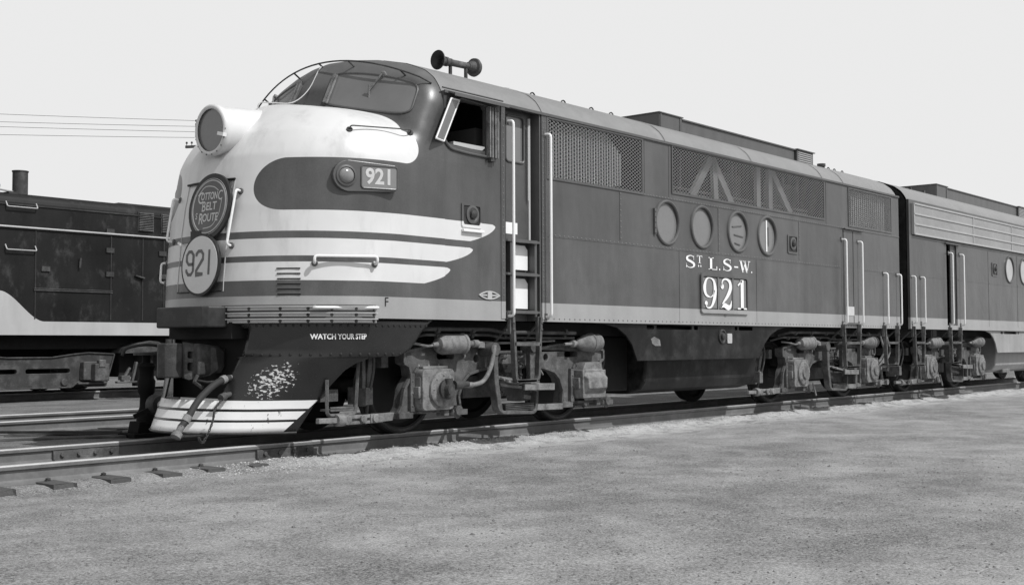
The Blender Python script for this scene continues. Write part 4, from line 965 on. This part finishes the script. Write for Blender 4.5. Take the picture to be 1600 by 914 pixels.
    for s_ in (-1, 1):
        mb = MB(); x = cx+s_*2.02; mb.tube(spline([(x, -1.0, 1.06), (x, -1.05, .75), (x-s_*.02, -.95, .40), (x-s_*.12, -.80, .14)], 6), .017, 7); mb.build('sand_pipe', MT['cast'], T_)
    mb = MB(); mb.tube(bent([(cx-.75, -1.24, .99), (cx-.3, -1.24, .97), (cx+.3, -1.24, .98), (cx+.75, -1.24, 1.0)], .05), .014, 6); mb.tube(spline([(cx+.3, -1.22, .98), (cx+.42, -1.26, .85), (cx+.40, -1.28, .70), (cx+.5, -1.26, .6)], 5), .012, 6); mb.build('pipe', MT['castl'], T_)
    mb = MB(); [mb.add([(cx+a+.10*math.cos(k*math.pi/3), y_, .74+.12*math.sin(k*math.pi/3)) for y_ in (-1.30, -1.22) for k in range(6)], [tuple(range(6)), tuple(range(11, 5, -1))]+[(k, (k+1) % 6, 6+(k+1) % 6, 6+k) for k in range(6)]) for a in (-.18,)]; mb.build('bolster_cap', MT['cast'], T_, bevel=.008)
    if hose:
        mb = MB(); mb.tube(spline([(cx-1.16, -1.50, .53), (cx-.95, -1.46, .525), (cx-.75, -1.43, .56), (cx-.62, -1.41, .68), (cx-.56, -1.41, .83), (cx-.54, -1.41, .95)], 6), [.032]*6+[.025]*25, 10); mb.build('recorder_cable', MT['castl'], T_)
    else:
        mb = MB(); mb.tube([(cx-1.12, -1.42, .33), (cx-1.0, -1.42, .12)], .014, 6); mb.build('drain_pipe', MT['castl'], T_)
    return T
make_truck(A, 1.345, ('drive', 'lid'), True)
TR2 = make_truck(A, 9.68, ('round', 'round'), False)

# pilot stirrup step
mb = MB(); P = bent([(-1.47, -1.24, .62), (-1.47, -1.24, .27), (-1.10, -1.24, .27), (-1.06, -1.24, .82)], .06)
mb.tube(P, .024, 4); mb.box(-1.44, -1.14, -1.26, -1.1, .31, .33); mb.box(-1.44, -1.14, -1.26, -1.24, .335, .355); mb.box(-1.45, -1.22, -1.12, -1.08, .40, .52); mb.box(-.935, -.89, -1.16, -1.12, .52, .85)
mb.build('stirrup_step', MT['cast'], A, bevel=.004)
# rear end gear
mb = MB()
for x, dz in ((11.35, 0), (11.48, -.03), (11.62, .02)): mb.tube(spline([(x, -1.35, 1.15), (x+.03, -1.42, .85), (x-.04, -1.40, .68), (x-.22, -1.38, .58+dz)], 6), .020, 8)
mb.build('air_hose', MT['castl'], A)
mb = MB(); mb.box(11.2, 11.75, -1.35, -1.28, .22, .30); mb.cyl((11.3, -1.40, .26), (11.3, -1.25, .26), .05, 12); mb.cyl((11.6, -1.4, .26), (11.6, -1.25, .26), .05, 12); mb.build('drawbar_gear', MT['castl'], A); mb = MB(); mb.cyl((11.45, -1.35, .30), (11.45, -1.32, .56), .03, 8); mb.cyl((11.62, -1.4, .5), (11.62, -1.3, .5), .05, 10)
mb.build('pipe_valve', MT['castl'], A); mb = MB(); mb.cyl((XR-.1, 0, .85), (12.5, 0, .85), .09, 12); mb.build('drawbar', MT['castd'], A)
mb = MB(); mb.box(XR-.02, 12.46, -1.05, 1.05, 1.25, 3.75); mb.build('diaphragm', MT['void'], A)
mb = MB(); mb.box(XR-.04, 12.47, -1.30, -1.22, 3.52, 3.60); mb.build('gap_bar', MT['dark'], A)
mb = MB(); mb.box(9.58, 10.35, -1.506, -1.5, 1.27, 2.86); mb.box(9.58, 10.33, -1.55, -1.5, 2.86, 2.875); rd = mb.build('side_door', MT['livery'], A, bevel=.002)
mb = MB(); mb.box(9.96, 9.975, -1.51, -1.5, 1.29, 2.84); mb.box(9.60, 9.612, -1.51, -1.5, 1.29, 2.84); mb.build('door_seam', MT['black'], rd)
mb = MB(); mb.box(9.66, 9.97, -1.512, -1.507, 1.42, 1.57); mb.build('kick_plate', MT['numl'], rd)
mb = MB(); mb.box(9.62, 10.1, -1.54, -1.5, 1.27, 1.30); mb.build('door_sill', MT['dark'], rd)

# ------------------------------------------------------------------ cabless booster behind
BX = 12.43
B = empty('booster_locomotive', (BX, 0, 0), 'cabless booster unit with a long ribbed metal screen, coupled behind the cab diesel', 'locomotive')
XE = 25.5
dh = [(14.32, 1.30), (14.88, 1.30), (14.88, 2.90), (14.32, 2.90)]
ports = [(18.15, 2.57), (19.15, 2.57), (20.15, 2.57), (21.0, 2.57)]
mb = MB(); mb.prism([(BX, WZ0), (XE, WZ0), (XE, WZ1), (BX, WZ1)], -1.5, -1.46, [dh]+[circ(x, z, .265, 30) for x, z in ports]); mb.build('side_wall', MT['booster'], B)
mb = MB(); mb.prism([(BX, WZ0), (XE, WZ0), (XE, WZ1), (BX, WZ1)], 1.46, 1.5); mb.build('side_wall', MT['booster'], B)
mb = roof_mesh(BX, XE); mb.build('roof', MT['roof'], B)
end_wall(BX+.02, B, MT['black'], BX+.06); end_wall(XE-.06, B, MT['black'], XE-.02)
n = len(PROF); mb = MB(); mb.add([(x, y*1.006, z+.008) for x in (BX, BX+.05) for y, z in PROF], [(i, i+1, n+i+1, n+i) for i in range(n-1)], True); mb.build('roof_seam', MT['roof'], B)
mb = MB(); mb.box(BX+.2, XE-.2, -1.18, 1.18, 1.06, 1.21); mb.build('underframe', MT['void'], B); mb = MB(); mb.box(BX+.3, XE-.3, -.34, .34, .62, 1.055); mb.build('sky_block', MT['void'], B)  # long black box added beneath to shut out the sky behind
mb = MB(); mb.box(BX+.2, XE-.2, -1.0, 1.0, 1.3, 3.7); mb.build('engine_room', MT['void'], B)
mb = MB(); mb.box(14.62, 14.88, -1.47, -1.44, 1.30, 2.90); d_ = mb.build('side_door', MT['dark'], B)
mb = MB(); mb.box(14.2, 15.0, -1.55, -1.5, 2.905, 2.92); mb.box(BX, XE, -1.504, -1.5, 2.91, 2.935); mb.box(BX, 14.28, -1.504, -1.5, 2.205, 2.235); mb.box(14.95, XE, -1.504, -1.5, 2.205, 2.235)
for xs in (16.75, 18.66): mb.box(xs, xs+.03, -1.504, -1.5, 1.3, 2.9)
mb.box(BX, BX+.07, -1.508, -1.5, 1.22, 3.62); mb.build('batten', MT['booster'], B)
mb = MB(); mb.box(12.60, 21.2, -1.54, -1.5, 2.99, 3.56); gp = mb.build('screen_panel', MT['shutter2'], B, bevel=.01) if 'shutter2' in MT else mb.build('screen_panel', MT['shutter'], B, bevel=.01)
mb = MB()
for z in (2.985, 3.17, 3.36, 3.55): mb.box(12.58, 21.25, -1.556, -1.53, z-.015, z+.017)
mb.box(12.57, 12.61, -1.556, -1.5, 2.98, 3.565); mb.box(15.75, 15.78, -1.552, -1.54, 3.0, 3.55); mb.box(18.2, 18.23, -1.552, -1.54, 3.0, 3.55); mb.build('rail', MT['rail2'], gp, bevel=.004)
for x, z in ports:
    mb = MB(); ring = [(x+.283*math.cos(2*math.pi*k/36), -1.503, z+.283*math.sin(2*math.pi*k/36)) for k in range(36)]; mb.tube(ring, .022, 8, closed=True); pr = mb.build('porthole', MT['booster'], B)
    mb = MB(); mb.prism(circ(x, z, .268, 30), -1.492, -1.485); mb.build('pane', MT['light'], pr)
filler(B, 16.98, 17.32, 2.38, 2.68, MT['booster'])
for x in (14.42, 15.04): handrail(B, x, 1.31, 2.73)
for x in (12.50, 12.95): handrail(B, x, 1.32, 2.19, r=.014)
ladder(B, 12.52, 13.0, .54); ladder(B, 14.38, 14.95, .56)
hatch(B, 16.0, 16.65, 21.5, 22.4, 4.33, MT['dark'])
for x in (14.0, 14.7): mb = MB(); mb.box(x-.03, x+.03, -.95, -.9, 4.0, 4.05); mb.build('roof_stud', MT['castd'], B)
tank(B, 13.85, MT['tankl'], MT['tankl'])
mb = MB(); mb.box(18.5, 19.0, -1.2, -1.0, .28, .37); mb.build('sump', MT['castl'], B, bevel=.01)
t = dup(TR2, B, (15.2-BX, 0, 0)); t = dup(TR2, B, (22.9-BX, 0, 0))

# ------------------------------------------------------------------ dark switching locomotive on the far track
C = empty('switching_locomotive', (2.0, 13.9, 0), 'dark switcher with a white lower band and a short exhaust stack on the far track', 'locomotive')
m, nt, b, co = tree('switcher_livery'); x, y, z = xyz(nt, co)
st = noise(nt, co, 3, 5, (1, 1, .25), off=2); g = noise(nt, co, 30, 3); big = noise(nt, co, .9, 5, off=4); scuff = noise(nt, co, 2.4, 7, (1, 1, .6), rough=.75, off=14).smooth(.52, .75)*.12
sw = (x-.35)*-1.0; tt = ((x-.0)/1.1).clamp(); curve = (1.0-(tt*tt*(3.0-tt*2.0)))*.56+1.48 if False else None
tq = ((x-.05)/.95).clamp(); s3 = tq*tq*(X(nt, 3.0)-tq*2.0); cz_ = (1.0-s3)*.59+1.45
wm = z.lt(cz_)
col = (((st-.5)*1.2+(big-.5)*1.3+(g-.5)*.3+1.0)*.012+scuff*.35).mx(.003)*(1.0-wm)+((st-.5)*.4+(big-.5)*.3+1.0)*.42*wm
setcol(nt, b, col, ((big-.5)*.4+.45).clamp(), 0, big, .2, .03, .25); MT['switcher'] = m
HY0, HY1 = 12.35, 15.45
def hood_prof(): 
    P = [(HY0, 1.18), (HY0, 3.74)]; P += [(HY0+.26-.26*math.cos(a), 3.74+.24*math.sin(a)) for a in np.linspace(.15, math.pi/2, 7)]
    return P+[(2*13.9-y, z) for y, z in reversed(P)]
P = hood_prof(); n = len(P); mb = MB(); mb.add([(x, y, z) for x in (0.0, 12.0) for y, z in P], [(i, i+1, n+i+1, n+i) for i in range(n-1)]+[tuple(range(n)), tuple(range(2*n-1, n-1, -1))]); mb.v = mb.v
hd = mb.build('hood', MT['switcher'], C)
mb = MB(); mb.cyl((0.2, HY0-.03, 3.29), (11.8, HY0-.03, 3.29), .022, 8); mb.build('handrail', MT['steel'], C)
mb = MB()
for xx in (2.79, 4.45, 5.2, 5.72): mb.box(xx-.012, xx+.012, HY0-.012, HY0, 1.5, 3.25)
mb.box(2.76, 4.46, HY0-.02, HY0, 2.075, 2.10); mb.box(0, 12, HY0-.02, HY0, 3.72, 3.745); mb.build('door_seam', MT['loco2'], C)
mb = MB(); mb.box(2.76, 4.48, HY0-.03, HY0-.02, 2.06, 2.072); mb.box(2.76, 4.48, HY0-.03, HY0-.02, 2.10, 2.11); mb.build('door_track', MT['cast'], C)
mb = MB()
for xx, zz in ((4.42, 2.45), (4.42, 2.95), (5.68, 2.45), (5.68, 2.95), (3.0, 2.5), (4.42, 3.35)): mb.box(xx-.09, xx+.09, HY0-.03, HY0, zz-.05, zz+.05)
mb.beam((5.0, HY0-.04, 2.45), (5.22, HY0-.04, 2.40), .05, .03); mb.beam((3.72, HY0-.04, 2.55), (3.74, HY0-.04, 2.75), .03, .04); mb.build('latch', MT['castd'], C)
for x0, x1 in ((5.09, 5.44), (5.66, 6.02)):
    mb = MB(); mb.box(x0-.02, x1+.02, HY0-.01, HY0, 3.40, 3.82); lv = mb.build('louvre', MT['castd'], C); mb = MB()
    for k in range(11): z0 = 3.425+k*.036; mb.obox(((x0+x1)/2-.0, HY0-.025, z0), ((x1-x0)/2, 0, 0), (0, .014, 0), (0, .006, .008))
    mb.build('slat', MT['cast'], lv)
def grab2(x0, x1, z, dz=-.10):
    mb = MB(); mb.tube(bent([(x0, HY0, z+.1), (x0, HY0-.07, z), (x1, HY0-.07, z), (x1, HY0, z+.1)], .03), .013, 6); mb.build('grab_iron', MT['steel'], C)
grab2(2.17, 2.79, 3.68); grab2(2.17, 2.78, 2.84)
mb = MB(); mb.tube(bent([(1.7, 12.9, 4.02), (1.7, 12.75, 4.10), (2.63, 12.75, 4.02), (2.63, 12.9, 3.93)], .04), .018, 6); mb.build('roof_rail', MT['steel'], C)
mb = MB(); mb.lathe((2.66, 12.75, 3.9), (0, 0, 1), [(0, .19), (.04, .16), (.08, .148), (.53, .148), (.54, .16), (.56, .16), (.56, .13), (.3, .12)], 26, cap1=False); mb.build('exhaust_stack', MT['castd'], C)
mb = MB(); P = [(0, 3.95), (2.17, 3.99), (2.20, 4.12), (2.12, 4.28), (1.95, 4.42), (1.6, 4.55), (1.0, 4.62), (.3, 4.60), (0, 4.5)]; mb.prism(P, 12.6, 15.2); mb.build('cab_roof', MT['castd'], C, bevel=.04)
mb = MB(); mb.prism([(4.80, 3.95), (4.98, 4.05), (9.5, 4.06), (9.5, 3.95)], 12.95, 14.85); mb.build('roof_hatch', MT['loco2'], C)
mb = MB(); mb.box(2.3, 2.5, 12.5, 12.8, 3.93, 4.0); mb.build('roof_box', MT['loco2'], C)
mb = MB(); mb.box(0.1, 11.9, 12.7, 15.1, .90, 1.18); mb.build('underframe', MT['void'], C); mb = MB(); mb.box(.3, 11.7, 13.3, 14.5, .55, .90); mb.build('sky_block', MT['void'], C)  # lower box added so no bright background shows beneath the switcher
def swt(cx):
    O = [(cx-1.9, .77), (cx-1.55, .81), (cx-1.2, .79), (cx-.6, .73), (cx+.35, .73), (cx+.8, .79), (cx+1.15, .82), (cx+1.75, .79), (cx+1.55, .13), (cx+1.1, .13), (cx+.95, .24), (cx+.78, .12), (cx-.78, .12), (cx-.95, .24), (cx-1.1, .13), (cx-1.6, .13)]
    mb = MB(); mb.prism(O, 12.60, 12.70, [rrect(cx-.20, cx+.75, .41, .50, .04), rrect(cx-1.0, cx-.38, .41, .50, .04)]); far = MB(); far.prism(O, 15.1, 15.2); n = len(O)
    for i in range(n): a, b = O[i], O[(i+1) % n]; mb.beam((a[0], 12.59, a[1]), (b[0], 12.59, b[1]), .03, .04, up=(0, 1, 0))
    mb.cyl((cx+.62, 12.62, .23), (cx+.62, 12.56, .23), .075, 14); T = mb.build('truck', MT['castd'], C, bevel=.01, loc=(0, 0, 0)); far.build('side_frame', MT['castd'], T)
    for s in (-1, 1):
        mb = MB(); c = cx+s*1.22; mb.box(c-.25, c+.16, 12.45, 12.62, .26, .64); mb.box(c-.08, c+.25, 12.30, 12.55, .24, .60); mb.box(c+.0, c+.16, 12.28, 12.4, .52, .68); mb.box(c-.34, c+.32, 12.5, 12.65, .17, .22); mb.build('axle_box', MT['cast'], T, bevel=.02)
        for y in (13.2, 14.6):
            mb = MB(); mb.lathe((c, y-.02, .5), (0, 1, 0), [(0, .1), (.02, .42), (-.0, .44), (0, .49), (.12, .50), (.13, .52), (.15, .52), (.15, .1)], 36); mb.build('wheel', MT['wheel'], T)
swt(2.95); swt(9.05)
mb = MB(); mb.prism([(4.80, .80), (4.84, .92), (5.15, 1.02), (5.40, 1.07), (5.62, 1.05), (5.85, .93), (5.86, .84)], 12.35, 12.9); mb.build('bracket', MT['castd'], C, bevel=.02)
mb = MB(); mb.box(4.88, 6.4, 12.7, 14.8, .3, .86); mb.cyl((5.45, 12.7, .1), (5.45, 12.7, .75), .22, 16); mb.build('dark_underbody_block', MT['void'], C)
mb = MB(); mb.box(4.6, 5.2, 12.3, 12.4, .18, .22); mb.beam((4.75, 12.4, .2), (4.95, 12.4, .5), .06, .05); mb.beam((5.0, 12.4, .2), (5.1, 12.4, .62), .08, .05); mb.box(4.7, 4.9, 12.3, 12.45, .24, .34); mb.build('brake_rigging', MT['cast'], C, bevel=.01)

# ------------------------------------------------------------------ ground and tracks
def axis_(a, b, lo, hi, st, grow=1.16):
    c = list(np.arange(lo, hi+1e-6, st)); s = st
    while c[-1] < b: s *= grow; c.append(c[-1]+s)
    s = st; d = []; v = lo
    while v > a: s *= grow; v -= s; d.append(v)
    return np.array(d[::-1]+c)
xs = axis_(-1500, 3000, -9, 16, .07, 1.22); ys = axis_(-1500, 3500, -9.0, .2, .07, 1.2)
VG = {k: np.random.RandomState(k).rand(256, 256) for k in (1, 2, 3, 5)}
def vnoise(x, y, s, seed):
    g = VG[seed]; x = x/s; y = y/s; i = np.floor(x).astype(int); j = np.floor(y).astype(int); u = x-i; v = y-j; u = u*u*(3-2*u); v = v*v*(3-2*v)
    f = lambda a, b: g[a % 256, b % 256]
    return f(i, j)*(1-u)*(1-v)+f(i+1, j)*u*(1-v)+f(i, j+1)*(1-u)*v+f(i+1, j+1)*u*v
GXX, GYY = np.meshgrid(xs, ys)
def gz(x, y):
    x = np.asarray(x, float); y = np.asarray(y, float)
    z = -.158-.045*np.clip((-.98-y)/.2, 0, 1)
    near = np.clip(1-np.abs(y+2)/30, 0, 1)*np.clip(1-np.abs(x-3)/60, 0, 1)
    z = z+near*((vnoise(x, y, .9, 1)-.5)*.022+(vnoise(x, y, .28, 2)-.5)*.014+(vnoise(x, y, .11, 3)-.5)*.006)
    bal = np.exp(-((y+1.02)/.16)**2)*np.clip((x+2.6)/1.2, 0, 1)
    z = z+bal*(.030+.03*(vnoise(x, y, .22, 5)-.3))
    return z
GZZ = gz(GXX, GYY); nx = len(xs); ny = len(ys)
V = np.stack([GXX.ravel(), GYY.ravel(), GZZ.ravel()], 1).tolist()
F = [(j*nx+i, j*nx+i+1, (j+1)*nx+i+1, (j+1)*nx+i) for j in range(ny-1) for i in range(nx-1)]
m, nt, b, co = tree('packed_cinder_ground'); x, y, z = xyz(nt, co)
n1 = noise(nt, co, .32, 5, (1, 1.3, 1), rough=.6); n2 = noise(nt, co, 1.7, 6, rough=.65, off=3); n3 = noise(nt, co, 22, 5, rough=.75, off=6); n4 = noise(nt, co, 70, 4, rough=.85, off=9)
v = (n1.smooth(.36, .66)-.5)*.08+(n2.smooth(.35, .68)-.5)*.085+(n3-.5)*.30+(n4-.5)*1.1+.236
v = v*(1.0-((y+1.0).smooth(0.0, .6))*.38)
edge = ((n2-.5)*.9+y*-1.0)
pale = band(edge, .80, 1.75)*1.0
pl = (noise(nt, co, 5, 6, (.5, 1, 1), rough=.7, off=12).smooth(.36, .58))*(((x+2.2)/1.5).clamp())*(edge.smooth(.70, .95))*(1.0-edge.smooth(1.30, 2.0))
v = v*(1.0-pl*.75)+pl*.75*((n3-.5)*.6+.46)
oil_shade = ((y+.95).smooth(0.0, .5))*(1.0-(y-1.4).smooth(0.0, .6))*((x+2.4).smooth(0.0, 1.0))*.93  # oily ground under the train, darkened further to paint in its shade
v = v*(1.0-oil_shade)
pits = n4.smooth(.22, .30)*.4+.6
v = v*pits
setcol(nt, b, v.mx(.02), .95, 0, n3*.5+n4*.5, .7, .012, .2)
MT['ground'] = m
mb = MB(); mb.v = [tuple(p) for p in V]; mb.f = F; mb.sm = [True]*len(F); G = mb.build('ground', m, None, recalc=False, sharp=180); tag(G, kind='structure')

def rail(y, x0, x1, label, group):
    prof = [(-.070, -.165), (.070, -.165), (.070, -.155), (.016, -.135), (.010, -.12), (.010, -.05), (.034, -.036), (.036, -.008), (.028, 0.0), (-.028, 0.0), (-.036, -.008), (-.034, -.036), (-.010, -.05), (-.010, -.12), (-.016, -.135), (-.070, -.155)]
    n = len(prof); mb = MB(); X_ = [x0, x1]
    mb.add([(x, y+a, b) for x in X_ for a, b in prof], [(i, (i+1) % n, n+(i+1) % n, n+i) for i in range(n) if i not in (7, 8, 9)]+[tuple(range(n)), tuple(range(2*n-1, n-1, -1))])
    r = mb.build('rail', MT['railside'], None); tag(r, label, 'rail', group)
    mb = MB(); mb.add([(x, y+a, b+.001) for x in X_ for a, b in ((-.0365, -.012), (-.028, .001), (.028, .001), (.0365, -.012))], [(i, i+1, 4+i+1, 4+i) for i in range(3)]); mb.build('head', MT['railtop'], r, recalc=False)
    return r
def joint(r, x0, x1, y, s=-1):
    mb = MB(); yy = y+s*.012; mb.prism([(x0, -.128), (x1, -.128), (x1, -.045), (x0, -.045)], yy, yy+s*.028)
    mb.prism([(x0, -.155), (x1, -.155), (x1, -.128), (x0, -.128)], y+s*.02, y+s*.07)
    for k in range(4): xx = x0+(x1-x0)*(k+.5)/4; mb.lathe((xx, yy+s*.028, -.085), (0, s, 0), [(0, .022), (.022, .022)], 6)
    mb.build('joint_bar', MT['cast'], r, bevel=.003)
gN, gM, gF = 'rails of the near track', 'rails of the middle track', 'rails of the far track'
r = rail(-.7175-.035, -40, 120, 'steel rail of the near track on the side of the open yard', gN); joint(r, -1.95, -1.25, -.7525)
r = rail(.7175, -40, 120, 'inner rail of the near track, with a bolted joint bar ahead of the cab diesel', gN); joint(r, -3.22, -2.52, .7175)
rail(4.72, -60, 160, 'nearer rail of the empty middle track, passing behind the low switch stand', gM); rail(6.155, -60, 160, 'farther rail of the empty middle track, in front of the dark switcher', gM)
rail(13.2, -60, 160, 'nearer rail beneath the dark switching locomotive', gF); rail(14.63, -60, 160, 'farther rail beneath the dark switching locomotive', gF)
rnd = random.Random(3)
def sleeper(x, y0, y1, label, group, w=.21, skew=0.0, top=-.143):
    mb = MB(); n = 6; vs = []
    for i in range(n+1):
        y = y0+(y1-y0)*i/n
        for dx, z in ((-w/2, top-.16), (-w/2+.01, top-.004), (-w/2+.03, top), (w/2-.03, top), (w/2-.01, top-.005), (w/2, top-.16)):
            vs.append((x+dx+rnd.uniform(-.006, .006)+skew*(y-y0), y+(rnd.uniform(-.012, .012) if i in (0, n) else 0), z+rnd.uniform(-.004, .002)))
    fs = [(6*i+k, 6*i+k+1, 6*i+7+k, 6*i+6+k) for i in range(n) for k in range(5)]+[tuple(range(6)), tuple(6*n+k for k in range(5, -1, -1))]
    mb.add(vs, fs); o = mb.build('sleeper', MT['wood'], None); tag(o, label, 'sleeper', group); return o
names = ['sixth one ahead of the pilot', 'fifth one ahead of the pilot', 'fourth one ahead of the pilot', 'third one ahead of the pilot', 'second one ahead of the pilot', 'the one next to the pilot']
for i, x in enumerate((-4.62, -4.10, -3.60, -3.10, -2.62, -2.15)):
    sleeper(x, -1.10+rnd.uniform(-.04, .03), 1.30, 'half buried timber sleeper with its end showing, '+names[i], 'sleepers of the near track', skew=rnd.uniform(-.02, .02))
    if True:
        pass
for k, x in enumerate(np.arange(-1.65, 2.2, .55)): sleeper(float(x), -.98, 1.25, 'timber sleeper buried in ballast in the shade under the round-nosed diesel', 'shaded sleepers under the diesel', top=-.150)
for x in (-4.10, -3.60, -3.10, -2.62, -4.62):
    mb = MB(); mb.box(x-.02, x+.02, -.85, -.815, -.155, -.135); mb.lathe((x, -.835, -.137), (0, 0, 1), [(0, .02), (.015, .022), (.022, .008)], 8)
    mb.build('spike', MT['castd'], bpy.data.objects['rail'])
# ties of the middle track
for k, x in enumerate((-2.2, -1.55, -.95, -.30, .35)):
    sleeper(x, 4.2, 6.7, 'weathered sleeper of the middle track, '+['three before the switch stand', 'two before the switch stand', 'just before the switch stand', 'just behind the switch stand', 'half hidden behind the pilot'][k], 'sleepers of the middle track', top=-.145)

# switch stand with its throw bar
SS = empty('switch_stand', (-.78, 2.95, -.18), 'low black switch stand with a round weight on its lever, beside the pilot', 'switch stand')
mb = MB(); mb.box(-1.02, -.45, 2.78, 3.15, -.17, -.11); mb.prism([(-.93, -.11), (-.57, -.11), (-.62, .02), (-.90, .03)], 2.85, 3.08); mb.build('base', MT['soot'], SS, bevel=.01)
mb = MB(); mb.lathe((-.75, 2.95, .0), (0, 0, 1), [(0, .12), (.12, .11), (.20, .08), (.34, .075), (.38, .10), (.52, .11), (.56, .09), (.66, .09), (.70, .11), (.74, .10), (.75, .05), (.84, .05)], 20); mb.build('spindle', MT['soot'], SS)
mb = MB(); mb.cyl((-.75, 2.95, .84), (-.75, 2.95, .87), .16, 18); mb.tube(spline([(-1.12, 2.9, .84), (-1.05, 2.9, .93), (-.75, 2.9, .97), (-.45, 2.9, .92)], 5), .02, 7); mb.build('target', MT['castd'], SS)
mb = MB(); mb.beam((-1.05, 2.75, .10), (-.80, 2.62, .24), .06, .05); lv = mb.build('lever', MT['soot'], SS); mb = MB(); mb.lathe((-.80, 2.72, .24), (0, -1, 0), [(0, .11), (.02, .125), (.14, .125), (.16, .11)], 22); o = mb.build('weight', MT['castd'], lv); mb = MB(); mb.lathe((-.80, 2.56, .24), (0, -1, 0), [(0, .05), (.02, .045)], 12); mb.build('hub', MT['light'], o)
mb = MB(); mb.beam((-1.0, 3.1, -.10), (-1.9, 4.7, -.12), .06, .03); mb.build('throw_bar', MT['black'], SS)
for k, (a, b_, l) in enumerate((((-2.55, 3.75), (-1.0, 3.0), 'dark plank lying on the ground, pointing at the switch stand from the left'), ((-1.9, 4.25), (-.6, 3.5), 'short dark plank lying behind the switch stand'))):
    mb = MB(); mb.beam((a[0], a[1], -.17), (b_[0], b_[1], -.16), .20, .06); o = mb.build('plank', MT['wood2'] if 'wood2' in MT else MT['castd'], None, bevel=.008); tag(o, l, 'plank')

# loose stones
mb = MB(); rs = np.random.RandomState(5)
def stone(x, y, r):
    z = float(gz(x, y)); a = rs.rand(6)*.5+.75; c, s = math.cos(rs.rand()*6.28), math.sin(rs.rand()*6.28)
    P = [(r*a[0], 0, 0), (0, r*a[1], 0), (-r*a[2], 0, 0), (0, -r*a[3], 0), (r*.2*rs.randn(), r*.2, r*.75*a[4]), (0, 0, -r*.5)]
    mb.add([(x+c*p[0]-s*p[1], y+s*p[0]+c*p[1], z+p[2]+r*.15) for p in P], [(0, 1, 4), (1, 2, 4), (2, 3, 4), (3, 0, 4), (1, 0, 5), (2, 1, 5), (3, 2, 5), (0, 3, 5)])
for _ in range(2600):
    x = rs.uniform(-2.8, 13) if rs.rand() < .6 else rs.uniform(-2.5, 3); y = -1.05+rs.randn()*.16
    if y > -.86: y = -.86-rs.rand()*.2
    stone(x, y, rs.uniform(.004, .012)*(1.6 if rs.rand() < .04 else 1))
g1_ = mb.build('gravel', MT['stone'], None, recalc=False); tag(g1_, 'pale loose ballast stones strewn along the outside of the nearest rail', 'gravel', kind='stuff')
mb = MB()
for _ in range(3800):
    d = rs.rand()**.8*11; a = R(50)+rs.uniform(-.5, .5); x = -9.13+math.sin(a)*(2.5+d); y = -10.03+math.cos(a)*(2.5+d)
    if y > -1.2: continue
    stone(x, y, rs.uniform(.004, .010)*(1.8 if rs.rand() < .03 else 1))
g2_ = mb.build('grit', simple('cinder_grit', .15, .95, var=.5, scale=12), None, recalc=False); tag(g2_, 'small dark cinders and grit scattered over the yard ground', 'grit', kind='stuff')

# ------------------------------------------------------------------ telegraph pole and wires
PX, PY = 26.35, 40.0
TP = empty('telegraph_pole', (PX, PY, -.2), 'distant telegraph pole mostly hidden behind the headlight, its crossarm tips and insulators showing', 'telegraph pole')
mb = MB(); mb.lathe((PX, PY, -.2), (0, 0, 1), [(0, .16), (12.35, .11)], 12); mb.build('pole', MT['wood'], TP)
dd = Vector((-.45, .89, 0)).normalized()
for z, L in ((12.05, .58), (11.75, .58), (11.47, .58), (10.95, 1.12)):
    mb = MB(); c = Vector((PX, PY-.15, z)); mb.beam(c-dd*L, c+dd*L, .10, .13); ca = mb.build('crossarm', MT['wood'], TP); mb = MB()
    for q in (-.95, -.7, .7, .95): p = c+dd*L*q; mb.lathe(p+Vector((0, 0, .06)), (0, 0, 1), [(0, .015), (.10, .015), (.10, .05), (.16, .055), (.20, .03)], 8)
    mb.build('insulator', MT['black'], ca)
hd_ = ['topmost', 'second from the top', 'third from the top', 'lowest']
for k, (z0, ze, yy) in enumerate(((12.17, (15.81, 40, 11.17), 0), (11.88, (15.81, 40, 10.83), 0), (11.61, (15.82, 40, 10.62), 0), (11.32, (15.82, 40, 10.27), 0))):
    p0 = Vector((25.78, 40.0, z0)); cm = Vector((-9.1332, -10.0316, .9508)); e = Vector(ze)-cm; e = cm+e*((z0+.15-cm.z)/(Vector(ze).z-cm.z)); d = (e-p0)
    pts = [p0+d*t+Vector((0, 0, -.55*t*(4-t)/4*.35)) for t in np.linspace(0, 4.0, 30)]
    mb = MB(); mb.tube(pts, .011, 5); o = mb.build('telegraph_wire', MT['cast'], None); tag(o, hd_[k]+' of the four telegraph wires crossing the pale sky at the left', 'wire', 'telegraph wires at the left')
